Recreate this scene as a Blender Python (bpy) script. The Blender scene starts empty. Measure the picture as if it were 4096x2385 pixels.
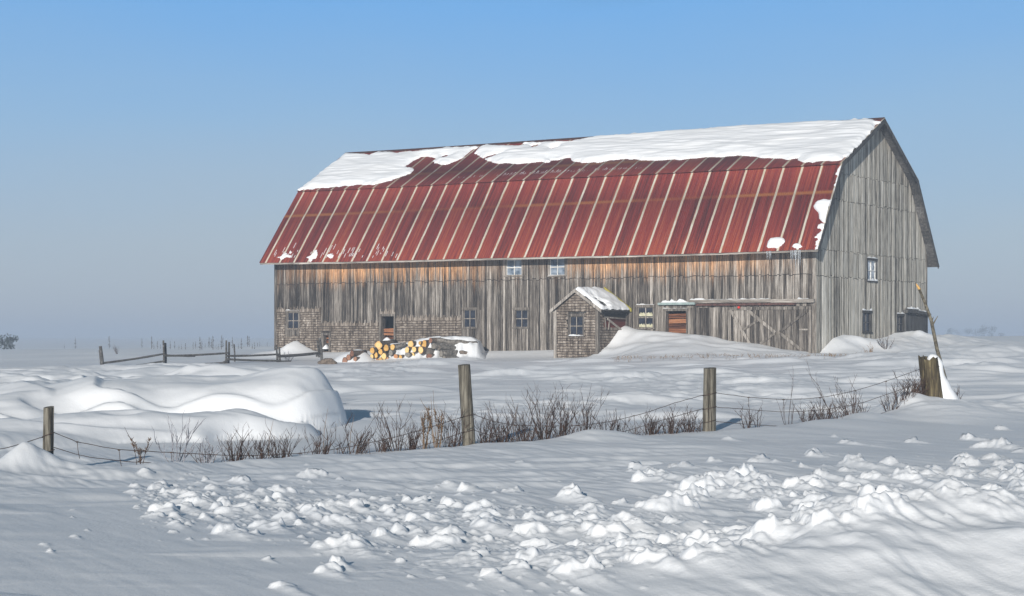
import bpy, math, random
import numpy as np
from mathutils import Vector, Matrix

random.seed(7)
RS = np.random.RandomState(11)
sc = bpy.context.scene
col = sc.collection
EYE = 1.7
F, CX, HY = 7477.0, 2048.0, 1352.4          # focal length, principal column and horizon row in photo pixels
K = 1.6254                                   # working zoom of the photo -> photo pixels

# ------------------------------------------------------------------ helpers
def tag(o, label=None, cat=None, group=None, kind=None):
    if label: o['label'] = label
    if cat: o['category'] = cat
    if group: o['group'] = group
    if kind: o['kind'] = kind
    return o

def empty(name, loc, rz=0.0):
    o = bpy.data.objects.new(name, None)
    o.location = loc
    o.rotation_euler = (0, 0, rz)
    o.empty_display_size = 0.3
    col.objects.link(o)
    return o

class MB:
    """collects shapes, then links them as ONE mesh object"""
    def __init__(s):
        s.v = []; s.f = []; s.t = []; s.m = []
    def add(s, verts, faces, tone=0.5, mi=0):
        n = len(s.v)
        s.v.extend([tuple(p) for p in verts])
        for f in faces:
            s.f.append([i + n for i in f]); s.t.append(tone); s.m.append(mi)
    def hexa(s, p, tone=0.5, mi=0):
        s.add(p, [(3, 2, 1, 0), (4, 5, 6, 7), (1, 5, 4, 0), (2, 6, 5, 1), (3, 7, 6, 2), (0, 4, 7, 3)], tone, mi)
    def box(s, x0, x1, y0, y1, z0, z1, tone=0.5, mi=0):
        s.hexa([(x0, y0, z0), (x1, y0, z0), (x1, y1, z0), (x0, y1, z0),
                (x0, y0, z1), (x1, y0, z1), (x1, y1, z1), (x0, y1, z1)], tone, mi)
    def fbox(s, fr, u0, u1, z0, z1, o0, o1, tone=0.5, z0b=None, z1b=None, mi=0):
        z0b = z0 if z0b is None else z0b
        z1b = z1 if z1b is None else z1b
        s.hexa([fr(u0, z0, o0), fr(u1, z0b, o0), fr(u1, z0b, o1), fr(u0, z0, o1),
                fr(u0, z1, o0), fr(u1, z1b, o0), fr(u1, z1b, o1), fr(u0, z1, o1)], tone, mi)
    def bar(s, p, q, w, h, up=(0, 0, 1), tone=0.5, mi=0):
        p = Vector(p); q = Vector(q); d = (q - p).normalized(); up = Vector(up)
        a = d.cross(up)
        if a.length < 1e-4: a = d.cross(Vector((1, 0, 0)))
        a.normalize(); b = a.cross(d).normalized()
        a *= w / 2; b *= h / 2
        s.hexa([p - a - b, q - a - b, q + a - b, p + a - b, p - a + b, q - a + b, q + a + b, p + a + b], tone, mi)
    def tube(s, pts, rad, n=4, tone=0.5, cap=True, mi=0, wob=0.0):
        pts = [Vector(p) for p in pts]
        m = len(pts)
        if not hasattr(rad, '__len__'): rad = [rad] * m
        rings = []; a = None
        for i in range(m):
            d = (pts[min(i + 1, m - 1)] - pts[max(i - 1, 0)])
            if d.length < 1e-9: d = Vector((0, 0, 1))
            d.normalize()
            if a is None:
                a = d.cross(Vector((0.13, 0.31, 0.94)))
                if a.length < 1e-3: a = d.cross(Vector((1, 0, 0)))
            else:
                a = a - d * a.dot(d)
            a.normalize(); b = d.cross(a)
            ring = []
            for k in range(n):
                an = 2 * math.pi * k / n
                r = rad[i] * (1 + wob * random.uniform(-1, 1))
                ring.append(pts[i] + a * (math.cos(an) * r) + b * (math.sin(an) * r))
            rings.append(ring)
        v = [p for r in rings for p in r]
        f = []
        for i in range(m - 1):
            for k in range(n):
                k2 = (k + 1) % n
                f.append((i * n + k, i * n + k2, (i + 1) * n + k2, (i + 1) * n + k))
        if cap:
            f.append(tuple(range(n - 1, -1, -1)))
            f.append(tuple((m - 1) * n + k for k in range(n)))
        s.add(v, f, tone, mi)
    def build(s, name, mat, parent=None, smooth=False, off=(0, 0, 0)):
        me = bpy.data.meshes.new(name)
        v = s.v
        if off != (0, 0, 0):
            v = [(p[0] + off[0], p[1] + off[1], p[2] + off[2]) for p in v]
        me.from_pydata(v, [], s.f)
        at = me.attributes.new('tone', 'FLOAT', 'FACE')
        at.data.foreach_set('value', s.t)
        mats = mat if isinstance(mat, (list, tuple)) else [mat]
        for m in mats: me.materials.append(m)
        if len(mats) > 1: me.polygons.foreach_set('material_index', s.m)
        if smooth: me.polygons.foreach_set('use_smooth', [True] * len(s.f))
        me.update()
        o = bpy.data.objects.new(name, me)
        col.objects.link(o)
        if parent: o.parent = parent
        return o

def copy_tree(o, parent=None):
    c = o.copy(); col.objects.link(c); c.parent = parent
    for ch in list(o.children): copy_tree(ch, c)
    return c

# numpy value noise -------------------------------------------------
def _hash(ix, iy, seed):
    h = (ix.astype(np.int64) * 374761393 + iy.astype(np.int64) * 668265263 + seed * 1442695041) & 0xffffffff
    h = ((h ^ (h >> 13)) * 1274126177) & 0xffffffff
    h = h ^ (h >> 16)
    return (h & 0xffff) / 65535.0
def vnoise(x, y, seed=0):
    ix = np.floor(x); iy = np.floor(y)
    fx = x - ix; fy = y - iy
    fx = fx * fx * fx * (fx * (fx * 6 - 15) + 10); fy = fy * fy * fy * (fy * (fy * 6 - 15) + 10)
    a = _hash(ix, iy, seed); b = _hash(ix + 1, iy, seed)
    c = _hash(ix, iy + 1, seed); d = _hash(ix + 1, iy + 1, seed)
    return (a + (b - a) * fx + (c - a) * fy + (a - b - c + d) * fx * fy) * 2 - 1
def fbm(x, y, seed=0, o=3):
    r = 0; am = 1.0
    for i in range(o):
        r = r + am * vnoise(x * 2 ** i, y * 2 ** i, seed + i * 17); am *= 0.5
    return r
def sstep(a, b, x):
    t = np.clip((x - a) / (b - a), 0, 1)
    return t * t * (3 - 2 * t)

def at_depth(x, y, D):                        # point seen at photo pixel x, y, D metres away
    return Vector(((x - CX) / F * D, D, EYE + (HY - y) / F * D))
def atd(x, y, D):                             # the same in working-zoom pixels
    return at_depth(x * K, y * K, D)

# ------------------------------------------------------------------ materials
def mat_new(name):
    m = bpy.data.materials.new(name); m.use_nodes = True
    nt = m.node_tree; nt.nodes.clear()
    out = nt.nodes.new('ShaderNodeOutputMaterial')
    p = nt.nodes.new('ShaderNodeBsdfPrincipled')
    nt.links.new(p.outputs[0], out.inputs[0])
    return m, nt, p
class NT:
    def __init__(s, nt): s.nt = nt
    def n(s, t, **kw):
        nd = s.nt.nodes.new(t)
        for k, v in kw.items():
            if k in ('operation', 'blend_type', 'data_type', 'attribute_name', 'noise_dimensions', 'feature', 'interpolation_type', 'clamp'):
                setattr(nd, k, v)
        return nd
    def l(s, a, b): s.nt.links.new(a, b)
    def coord(s, kind='Object', scale=(1, 1, 1), loc=(0, 0, 0)):
        tc = s.n('ShaderNodeTexCoord'); mp = s.n('ShaderNodeMapping')
        mp.inputs['Scale'].default_value = scale; mp.inputs['Location'].default_value = loc
        s.l(tc.outputs[kind], mp.inputs[0]); return mp.outputs[0]
    def noise(s, vec, scale=1.0, detail=4, rough=0.55):
        nd = s.n('ShaderNodeTexNoise'); nd.inputs['Scale'].default_value = scale
        nd.inputs['Detail'].default_value = detail; nd.inputs['Roughness'].default_value = rough
        s.l(vec, nd.inputs['Vector']); return nd.outputs[0]
    def ramp(s, fac, stops):
        nd = s.n('ShaderNodeValToRGB'); cr = nd.color_ramp
        while len(cr.elements) < len(stops): cr.elements.new(0.5)
        for e, (p, c) in zip(cr.elements, stops):
            e.position = p; e.color = (c[0], c[1], c[2], 1) if hasattr(c, '__len__') else (c, c, c, 1)
        s.l(fac, nd.inputs[0]); return nd.outputs[0]
    def mix(s, fac, a, b, blend='MIX'):
        nd = s.n('ShaderNodeMix', data_type='RGBA', blend_type=blend)
        for src, idx in ((fac, 0), (a, 6), (b, 7)):
            if hasattr(src, 'is_linked'): s.l(src, nd.inputs[idx])
            elif hasattr(src, '__len__'): nd.inputs[idx].default_value = (*src, 1)
            else: nd.inputs[idx].default_value = src
        return nd.outputs[2]
    def math(s, op, a, b=0.0, c=None):
        nd = s.n('ShaderNodeMath', operation=op)
        for i, src in enumerate((a, b, c)):
            if src is None: continue
            if hasattr(src, 'is_linked'): s.l(src, nd.inputs[i])
            else: nd.inputs[i].default_value = src
        return nd.outputs[0]
    def mapr(s, v, a, b, c=0.0, d=1.0):
        nd = s.n('ShaderNodeMapRange'); s.l(v, nd.inputs[0])
        for i, q in enumerate((a, b, c, d)): nd.inputs[i + 1].default_value = q
        nd.interpolation_type = 'SMOOTHSTEP'
        return nd.outputs[0]
    def attr(s, name):
        nd = s.n('ShaderNodeAttribute', attribute_name=name); return nd.outputs['Fac']
    def bump(s, h, p, strength=0.4, dist=0.02):
        nd = s.n('ShaderNodeBump'); nd.inputs['Strength'].default_value = strength
        nd.inputs['Distance'].default_value = dist
        s.l(h, nd.inputs['Height']); s.l(nd.outputs[0], p.inputs['Normal'])

def wood_mat(name, stops, axis='z', warm=None, rough=0.85, streak=17.0, contrast=0.6, mid=0.40):
    """weathered boards: one tone per board (attribute), grain along the board, knots; warm = unweathered band under the eaves"""
    m, nt, p = mat_new(name); t = NT(nt)
    sc_ = {'z': (streak, streak, 0.9), 'x': (0.9, streak, streak), 'y': (streak, 0.9, streak)}[axis]
    v = t.coord('Object', sc_)
    grain = t.noise(v, 1.0, 5, 0.65)
    fine = t.noise(t.coord('Object', tuple(q * 3.1 for q in sc_)), 1.0, 3, 0.6)
    blot = t.noise(t.coord('Object', (0.9, 0.9, 0.55)), 1.0, 4, 0.6)
    f = t.math('ADD', t.math('MULTIPLY', t.math('SUBTRACT', t.attr('tone'), 0.5), contrast), t.math('ADD', mid, t.math('MULTIPLY', t.math('SUBTRACT', grain, 0.5), 1.75)))
    f = t.math('ADD', f, t.math('MULTIPLY', t.math('SUBTRACT', fine, 0.5), 0.7))
    f = t.math('ADD', f, t.math('MULTIPLY', t.math('SUBTRACT', blot, 0.5), 0.35))
    c = t.ramp(f, stops)
    if warm:
        z0, z1, wc = warm
        sx = t.n('ShaderNodeSeparateXYZ'); tc = t.n('ShaderNodeTexCoord'); t.l(tc.outputs['Object'], sx.inputs[0])
        drip = t.noise(t.coord('Object', (5.5, 5.5, 0.16)), 1.0, 4, 0.7)
        zz = t.math('ADD', sx.outputs[2], t.math('MULTIPLY', t.math('SUBTRACT', drip, 0.5), 3.2))
        k = t.mapr(zz, z0, z1)
        k = t.math('MULTIPLY', k, t.mapr(drip, 0.34, 0.56, 0.3, 1.0))
        big = t.noise(t.coord('Object', (0.22, 0.22, 0.05), (3.7, 0, 0)), 1.0, 2, 0.5)
        k = t.math('MULTIPLY', k, t.mapr(big, 0.36, 0.52, 0.2, 1.0))
        xr = t.ramp(t.math('MULTIPLY', sx.outputs[0], -1 / 32.0), [(0.04, 0.1), (0.14, 0.9), (0.36, 1.0), (0.5, 0.35), (0.6, 0.95), (0.86, 1.0), (0.97, 0.15)])
        k = t.math('MULTIPLY', k, xr)
        k = t.math('MULTIPLY', k, t.mapr(grain, 0.3, 0.6, 0.3, 0.95))
        w2 = t.ramp(fine, [(0.33, tuple(q * 0.3 for q in wc)), (0.55, wc), (0.75, tuple(min(1, q * 1.5) for q in wc))])
        c = t.mix(k, c, w2)
    t.l(c, p.inputs['Base Color']); p.inputs['Roughness'].default_value = rough
    p.inputs['Specular IOR Level'].default_value = 0.25
    t.bump(t.math('ADD', grain, fine), p, 0.5, 0.015)
    return m

GREY = [(0.0, (0.030, 0.026, 0.023)), (0.22, (0.092, 0.080, 0.070)), (0.45, (0.19, 0.168, 0.146)), (0.7, (0.35, 0.315, 0.28)), (1.0, (0.60, 0.56, 0.51))]
PALE = [(0.0, (0.06, 0.054, 0.045)), (0.2, (0.22, 0.20, 0.17)), (0.42, (0.41, 0.38, 0.325)), (0.68, (0.60, 0.565, 0.50)), (1.0, (0.80, 0.77, 0.71))]
DARKW = [(0.0, (0.02, 0.02, 0.02)), (0.3, (0.06, 0.058, 0.056)), (0.6, (0.14, 0.135, 0.13)), (1.0, (0.3, 0.29, 0.28))]
BROWN = [(0.0, (0.035, 0.027, 0.022)), (0.25, (0.10, 0.08, 0.065)), (0.5, (0.20, 0.165, 0.135)), (0.8, (0.34, 0.29, 0.245)), (1.0, (0.5, 0.45, 0.4))]
POST = [(0.0, (0.025, 0.021, 0.016)), (0.3, (0.085, 0.076, 0.06)), (0.5, (0.20, 0.182, 0.148)), (0.75, (0.35, 0.33, 0.27)), (1.0, (0.5, 0.47, 0.4))]
ROT = [(0.0, (0.018, 0.013, 0.008)), (0.35, (0.06, 0.047, 0.028)), (0.6, (0.15, 0.12, 0.065)), (0.85, (0.28, 0.24, 0.13)), (1.0, (0.4, 0.36, 0.22))]
M = {}
M['siding'] = wood_mat('weathered_siding', GREY, 'z', (3.25, 4.45, (0.85, 0.44, 0.21)), mid=0.34)
M['door'] = wood_mat('door_boards', GREY, 'z', mid=0.34, contrast=0.6)
M['door_trim'] = wood_mat('door_braces', GREY, 'z', mid=0.33, contrast=0.6)
M['gable'] = wood_mat('gable_siding', PALE, 'z', mid=0.37)
M['trim'] = wood_mat('trim_boards', GREY, 'z', mid=0.46, contrast=0.7)
M['trim_x'] = wood_mat('trim_rails', GREY, 'x', mid=0.55, contrast=0.6)
M['dark'] = wood_mat('dark_boards', DARKW, 'z')
M['dark_x'] = wood_mat('dark_rails', DARKW, 'x')
M['rail'] = wood_mat('fence_rails', DARKW, 'x')
M['shingle'] = wood_mat('wood_shingles', BROWN, 'z', streak=14, contrast=0.8)
M['post'] = wood_mat('post_wood', POST, 'z', streak=22)
M['rot'] = wood_mat('rotten_wood', ROT, 'z', streak=20)
M['warmwood'] = wood_mat('unweathered_boards', [(0.0, (0.05, 0.02, 0.012)), (0.4, (0.22, 0.085, 0.04)), (1.0, (0.42, 0.2, 0.10))], 'x', streak=14)
M['redwood'] = wood_mat('red_painted_boards', [(0.0, (0.04, 0.012, 0.01)), (0.5, (0.17, 0.045, 0.03)), (1.0, (0.3, 0.1, 0.07))], 'x')

def simple(name, c, rough=0.6, metal=0.0, nscale=None, c2=None, bump=None):
    m, nt, p = mat_new(name); t = NT(nt)
    if nscale:
        nz = t.noise(t.coord('Object'), nscale, 5, 0.6)
        t.l(t.ramp(nz, [(0.35, c), (0.65, c2)]), p.inputs['Base Color'])
        if bump: t.bump(nz, p, bump, 0.02)
    else:
        p.inputs['Base Color'].default_value = (*c, 1)
    p.inputs['Roughness'].default_value = rough; p.inputs['Metallic'].default_value = metal
    return m
M['wire'] = simple('rusty_wire', (0.06, 0.045, 0.04), 0.6, 0.4, 40, (0.14, 0.09, 0.07))
M['twig'] = simple('twig_bark', (0.022, 0.013, 0.010), 0.85, 0, 9, (0.085, 0.046, 0.032))
M['brown_twig'] = simple('red_brown_twigs', (0.03, 0.018, 0.013), 0.85, 0, 6, (0.11, 0.066, 0.047))
M['straw'] = simple('dry_stalks', (0.12, 0.075, 0.04), 0.85, 0, 7, (0.30, 0.19, 0.10))
M['plume'] = simple('seed_heads', (0.06, 0.035, 0.022), 0.9, 0, 30, (0.16, 0.10, 0.06))
M['frost_twig'] = simple('frosted_twig', (0.16, 0.15, 0.16), 0.8, 0, 12, (0.38, 0.38, 0.42))
M['bark'] = simple('log_bark', (0.07, 0.053, 0.042), 0.9, 0, 11, (0.24, 0.19, 0.15), 0.8)
M['greybark'] = simple('grey_log_bark', (0.07, 0.063, 0.055), 0.9, 0, 10, (0.27, 0.245, 0.215), 0.8)
M['polebark'] = simple('pole_bark', (0.04, 0.034, 0.025), 0.9, 0, 16, (0.22, 0.195, 0.145), 0.6)
M['rawtip'] = simple('split_raw_wood', (0.55, 0.28, 0.06), 0.8, 0, 30, (0.75, 0.5, 0.2))
M['glass'] = simple('dark_glass', (0.012, 0.015, 0.024), 0.12, 0, 3.0, (0.035, 0.042, 0.06))
M['glass_pale'] = simple('dusty_pale_glass', (0.07, 0.10, 0.14), 0.2, 0, 2.2, (0.40, 0.46, 0.54))  # pale reflected light is put into the pane colour
M['glass_frost'] = simple('frosted_glass', (0.12, 0.16, 0.21), 0.4, 0, 4.5, (0.75, 0.8, 0.86))
M['void'] = simple('dark_interior', (0.012, 0.011, 0.011), 0.9)
M['tin'] = simple('grey_green_tin', (0.22, 0.29, 0.28), 0.5, 0.0, 6, (0.34, 0.42, 0.41))
M['rustrail'] = simple('rusty_track', (0.05, 0.025, 0.022), 0.6, 0.3, 8, (0.15, 0.07, 0.055))
M['lichen'] = simple('yellow_lichen_board', (0.28, 0.25, 0.06), 0.8, 0, 5, (0.50, 0.42, 0.08))  # yellow light falling on the board is put into its base colour
M['white_sash'] = simple('worn_white_paint', (0.62, 0.6, 0.56), 0.7, 0, 9, (0.8, 0.79, 0.76))
M['redknob'] = simple('red_plastic', (0.7, 0.04, 0.02), 0.4)
M['evergreen'] = simple('dark_evergreen', (0.012, 0.02, 0.018), 0.9, 0, 20, (0.035, 0.05, 0.04))
M['sapling'] = simple('sapling_twigs', (0.07, 0.07, 0.075), 0.9, 0, 20, (0.16, 0.15, 0.15))
def ice_mat():
    m, nt, p = mat_new('icicle_ice')
    p.inputs['Base Color'].default_value = (0.85, 0.9, 0.95, 1); p.inputs['Roughness'].default_value = 0.15
    p.inputs['Transmission Weight'].default_value = 0.55; p.inputs['IOR'].default_value = 1.31
    return m
M['ice'] = ice_mat()

def snow_mat(name, bump_scale=9.0, strength=0.25):
    m, nt, p = mat_new(name); t = NT(nt)
    v = t.coord('Object')
    big = t.noise(t.coord('Object', (0.55, 1.0, 1.0)), 0.5, 3, 0.5)
    c = t.ramp(big, [(0.3, (0.83, 0.845, 0.87)), (0.7, (0.89, 0.895, 0.905))])
    t.l(c, p.inputs['Base Color'])
    p.inputs['Roughness'].default_value = 0.55
    p.inputs['Specular IOR Level'].default_value = 0.3
    a = t.noise(t.coord('Object', (bump_scale, bump_scale * 0.6, bump_scale)), 1.0, 6, 0.65)
    b = t.noise(v, bump_scale * 7, 2, 0.5)
    t.bump(t.math('ADD', a, t.math('MULTIPLY', b, 0.35)), p, strength, 0.03)
    return m
M['snow'] = snow_mat('field_snow', 5.0, 0.28)
M['roofsnow'] = snow_mat('roof_snow', 4.0, 0.3)

def cutface_mat(name, c0, c1, c2):
    m, nt, p = mat_new(name); t = NT(nt)
    v = t.coord('Object')
    ln = t.n('ShaderNodeVectorMath', operation='LENGTH')
    nz = t.noise(v, 7, 3, 0.6)
    mv = t.n('ShaderNodeVectorMath', operation='ADD'); t.l(v, mv.inputs[0]); t.l(nz, mv.inputs[1])
    t.l(v, ln.inputs[0])
    rr = t.math('ADD', ln.outputs['Value'], t.math('MULTIPLY', nz, 0.03))
    w = t.math('SINE', t.math('MULTIPLY', rr, 330.0))
    oi = t.n('ShaderNodeObjectInfo')
    base = t.ramp(t.math('ADD', t.noise(v, 5, 4, 0.6), t.math('MULTIPLY', t.math('SUBTRACT', oi.outputs['Random'], 0.5), 0.7)), [(0.1, tuple(q * .62 for q in c0)), (0.4, c0), (0.75, c1)])
    base = t.mix(t.mapr(ln.outputs['Value'], 0.085, 0.15, 0.0, 0.45), base, c2)
    k = t.mapr(w, -1, 1, 0.0, 0.28)
    c = t.mix(k, base, c2)
    core = t.mapr(rr, 0.02, 0.05, 0.5, 0.0)
    c = t.mix(core, c, c2)
    t.l(c, p.inputs['Base Color']); p.inputs['Roughness'].default_value = 0.8
    return m
M['cut_yellow'] = cutface_mat('fresh_yellow_cut', (0.76, 0.46, 0.13), (0.86, 0.64, 0.28), (0.50, 0.22, 0.05))
M['cut_orange'] = cutface_mat('orange_brown_cut', (0.42, 0.17, 0.06), (0.55, 0.26, 0.11), (0.2, 0.08, 0.04))
M['cut_brown'] = cutface_mat('reddish_brown_cut', (0.25, 0.115, 0.07), (0.36, 0.19, 0.12), (0.12, 0.05, 0.035))
M['cut_grey'] = cutface_mat('weathered_grey_cut', (0.14, 0.12, 0.10), (0.27, 0.245, 0.21), (0.06, 0.05, 0.045))

LZ = 0.65                                    # eye height above the barn's base
def roof_mat(name, seam_z, wc):
    m, nt, p = mat_new(name); t = NT(nt)
    tc = t.n('ShaderNodeTexCoord'); sx = t.n('ShaderNodeSeparateXYZ'); t.l(tc.outputs['Object'], sx.inputs[0])
    x, z = sx.outputs[0], sx.outputs[2]
    wob = t.noise(t.coord('Object', (0.8, 0.0, 0.8)), 1.0, 2, 0.5)
    xs = t.math('ADD', x, t.math('MULTIPLY', t.math('SUBTRACT', wob, 0.5), 0.05))
    pitch = 0.955
    q = t.math('DIVIDE', t.math('ADD', xs, 100 * pitch), pitch)
    fr = t.math('FRACT', q); idx = t.math('FLOOR', q)
    wn = t.n('ShaderNodeTexWhiteNoise', noise_dimensions='2D')
    cb = t.n('ShaderNodeCombineXYZ'); t.l(idx, cb.inputs[0])
    row = t.math('GREATER_THAN', z, seam_z); t.l(row, cb.inputs[1]); t.l(cb.outputs[0], wn.inputs[0])
    streak = t.noise(t.coord('Object', (11, 0.25, 0.35)), 1.0, 5, 0.65)
    fine = t.noise(t.coord('Object', (34, 6, 6)), 1.0, 4, 0.7)
    f = t.math('ADD', t.math('MULTIPLY', wn.outputs[0], 0.25), t.math('ADD', t.math('MULTIPLY', streak, 1.15), t.math('MULTIPLY', fine, 0.25)))
    f = t.math('SUBTRACT', f, 0.18)
    rust = t.ramp(f, [(0.35, (0.07, 0.016, 0.015)), (0.5, (0.155, 0.025, 0.022)), (0.7, (0.25, 0.037, 0.029)), (0.95, (0.36, 0.09, 0.045))])
    orange = (0.42, 0.15, 0.05)
    # orange creep beside the lap joint, and along the horizontal sheet lap
    ed = t.math('ABSOLUTE', t.math('SUBTRACT', fr, 0.5))            # 0.5 at the joint
    creep = t.math('MULTIPLY', t.mapr(ed, 0.36, 0.44), t.mapr(streak, 0.40, 0.62, 0.15, 0.9))
    c = t.mix(creep, rust, (0.36, 0.115, 0.055))
    zs = t.math('ADD', z, t.math('MULTIPLY', t.math('SUBTRACT', fine, 0.5), 0.1))
    lap = t.math('ABSOLUTE', t.math('SUBTRACT', zs, seam_z))
    big = t.noise(t.coord('Object', (0.16, 0.1, 0.1), (2.3, 0, 0)), 1.0, 2, 0.5)
    lk = t.math('MULTIPLY', t.mapr(lap, 0.015, 0.12, 0.95, 0.0), t.mapr(big, 0.36, 0.6, 0.25, 1.0))
    c = t.mix(lk, c, orange)
    lo = t.mapr(zs, 4.55, 5.9, 0.75, 0.0)
    c = t.mix(t.math('MULTIPLY', lo, t.mapr(streak, 0.4, 0.65)), c, (0.36, 0.075, 0.03))
    # bare galvanised strip at every lap joint
    bare = t.mapr(t.math('ADD', ed, t.math('MULTIPLY', t.math('SUBTRACT', fine, 0.5), 0.03)), 0.432, 0.455)
    galv = t.ramp(t.noise(t.coord('Object', (6, 1.5, 1.5)), 1.0, 4, 0.6), [(0.3, (0.55, 0.46, 0.33)), (0.55, wc), (0.8, (0.82, 0.82, 0.74))])
    c = t.mix(t.math('MULTIPLY', bare, 0.93), c, galv)
    t.l(c, p.inputs['Base Color'])
    p.inputs['Roughness'].default_value = 0.62; p.inputs['Specular IOR Level'].default_value = 0.3
    t.bump(t.math('ADD', fine, t.math('MULTIPLY', bare, 1.2)), p, 0.3, 0.015)
    return m
M['roof_lo'] = roof_mat('rusted_metal_lower', 6.62 + LZ, (0.66, 0.62, 0.52))
M['roof_up'] = roof_mat('rusted_metal_upper', 8.78 + LZ, (0.50, 0.46, 0.38))

# ------------------------------------------------------------------ barn frame
TH = 1.012
Ax = np.array([math.sin(TH), -math.cos(TH)])      # along the long wall, to the right
Bx = np.array([math.cos(TH), math.sin(TH)])       # along the gable, away from the camera
C0 = np.array([13.574, 83.0])
L, TW, SW = 31.927, 0.95, 0.49
TFAR, SFAR = 15.45, 31.927 - 0.30
BASE = EYE - LZ

def s_on(x, t):                                   # photo column -> distance s along a plane at depth t
    u = (x - CX) / F
    return (C0[0] + t * Bx[0] - u * (C0[1] + t * Bx[1])) / (Ax[0] - u * Ax[1])
def fw(x, y, t=TW):                               # photo pixel -> (s, z) on the long wall (or a plane parallel to it)
    s = s_on(x, t); D = C0[1] - s * Ax[1] + t * Bx[1]
    return s, (HY - y) / F * D
def gw(x, y, s=SW):                               # photo pixel -> (t, z) on the gable wall
    u = (x - CX) / F
    O = C0 - Ax * s
    t = -(O[0] - u * O[1]) / (Bx[0] - u * Bx[1]); D = O[1] + t * Bx[1]
    return t, (HY - y) / F * D
def b2w(s, t, z):                                 # barn coordinates -> world
    P = C0 - Ax * s + Bx * t
    return Vector((P[0], P[1], z + EYE))
def w2b(X, Y):
    dx = X - C0[0]; dy = Y - C0[1]
    return -(dx * Ax[0] + dy * Ax[1]), dx * Bx[0] + dy * Bx[1]

# ------------------------------------------------------------------ terrain
FRONT = [(1075, 1409), (1139, 1395), (1175, 1373), (1190, 1361), (1222, 1383), (1258, 1403), (1294, 1409), (1357, 1409), (1456, 1405), (1532, 1402), (1700, 1402), (1925, 1404), (2099, 1403), (2216, 1400), (2420, 1400), (2475, 1310), (2507, 1302), (2548, 1317), (2668, 1327), (2754, 1336), (2817, 1341), (2865, 1348), (2913, 1362), (2976, 1370), (3040, 1376), (3135, 1398), (3230, 1407), (3256, 1417)]
fz = sorted([fw(x, y) for x, y in FRONT]); fs_ = np.array([a for a, b in fz]); fz_ = np.array([b for a, b in fz]) + EYE
GABLE = [(3268, 1412), (3290, 1385), (3308, 1366), (3330, 1342), (3371, 1328), (3413, 1341), (3450, 1352), (3488, 1348), (3544, 1337), (3582, 1320), (3619, 1331), (3649, 1336), (3687, 1330), (3717, 1329)]
gz = sorted([gw(x, y) for x, y in GABLE]); gt_ = np.array([a for a, b in gz]); gz_ = np.array([b for a, b in gz]) + EYE - 0.13

def dune(X, Y, x0, y0, x1, y1, A, rx, p=1.3, rl=None):
    """ridge along a segment; rl = radius at the right-hand end if different"""
    dx, dy = x1 - x0, y1 - y0
    q = np.clip(((X - x0) * dx + (Y - y0) * dy) / (dx * dx + dy * dy), 0, 1)
    d = np.hypot(X - x0 - q * dx, Y - y0 - q * dy)
    r = rx if rl is None else np.where(q <= 0.0, rl, rl + (rx - rl) * sstep(0, 0.35, q))
    k = np.clip(1 - (d / r) ** 2, 0, 1)
    return A * k ** p * (1 - 0.35 * q)

def base_height(X, Y):
    a = X / np.maximum(Y, 1.0)
    xa = np.clip(X, -60, 60)
    z85 = np.interp(xa, [-60, -30, -18, -8, 0, 8, 14, 25, 60], [0.0, 0.3, 0.45, 0.5, 0.66, 0.84, 0.98, 1.15, 1.4])
    z = z85 * np.clip((Y - 33) / 52.0, 0, None) * (Y < 400)
    ac = np.clip(a, -0.5, 0.5)
    kf = 0.0030 - 0.0132 * ac
    zfar = EYE - kf * np.minimum(Y, 320) * np.clip(1 - (Y - 320) / 900, 0.02, 1)
    w = sstep(88, 165, Y)
    z = np.where(Y < 88, z, z85 * (np.minimum(Y, 110) - 33) / 52.0) * (1 - w) + zfar * w
    z = np.where(Y > 1200, np.minimum(z, EYE - 0.0002 * Y), z)
    return z

FENCE = [(-10.0, 22.5), (-6.45, 26.0), (-0.72, 31.0), (3.75, 34.5), (9.0, 40.0), (13.0, 44.0)]
def fence_dist(X, Y):
    best = np.full(np.shape(X), 1e9); sign = np.zeros(np.shape(X)); along = np.zeros(np.shape(X)); acc = 0
    for (x0, y0), (x1, y1) in zip(FENCE[:-1], FENCE[1:]):
        dx, dy = x1 - x0, y1 - y0; ln = math.hypot(dx, dy)
        q = np.clip(((X - x0) * dx + (Y - y0) * dy) / ln ** 2, 0, 1)
        d = np.hypot(X - x0 - q * dx, Y - y0 - q * dy)
        sg = np.sign(dx * (Y - y0) - dy * (X - x0))
        m = d < best
        best = np.where(m, d, best); sign = np.where(m, sg, sign); along = np.where(m, acc + q * ln, along)
        acc += ln
    return best * sign, along                       # positive = beyond the fence

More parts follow.
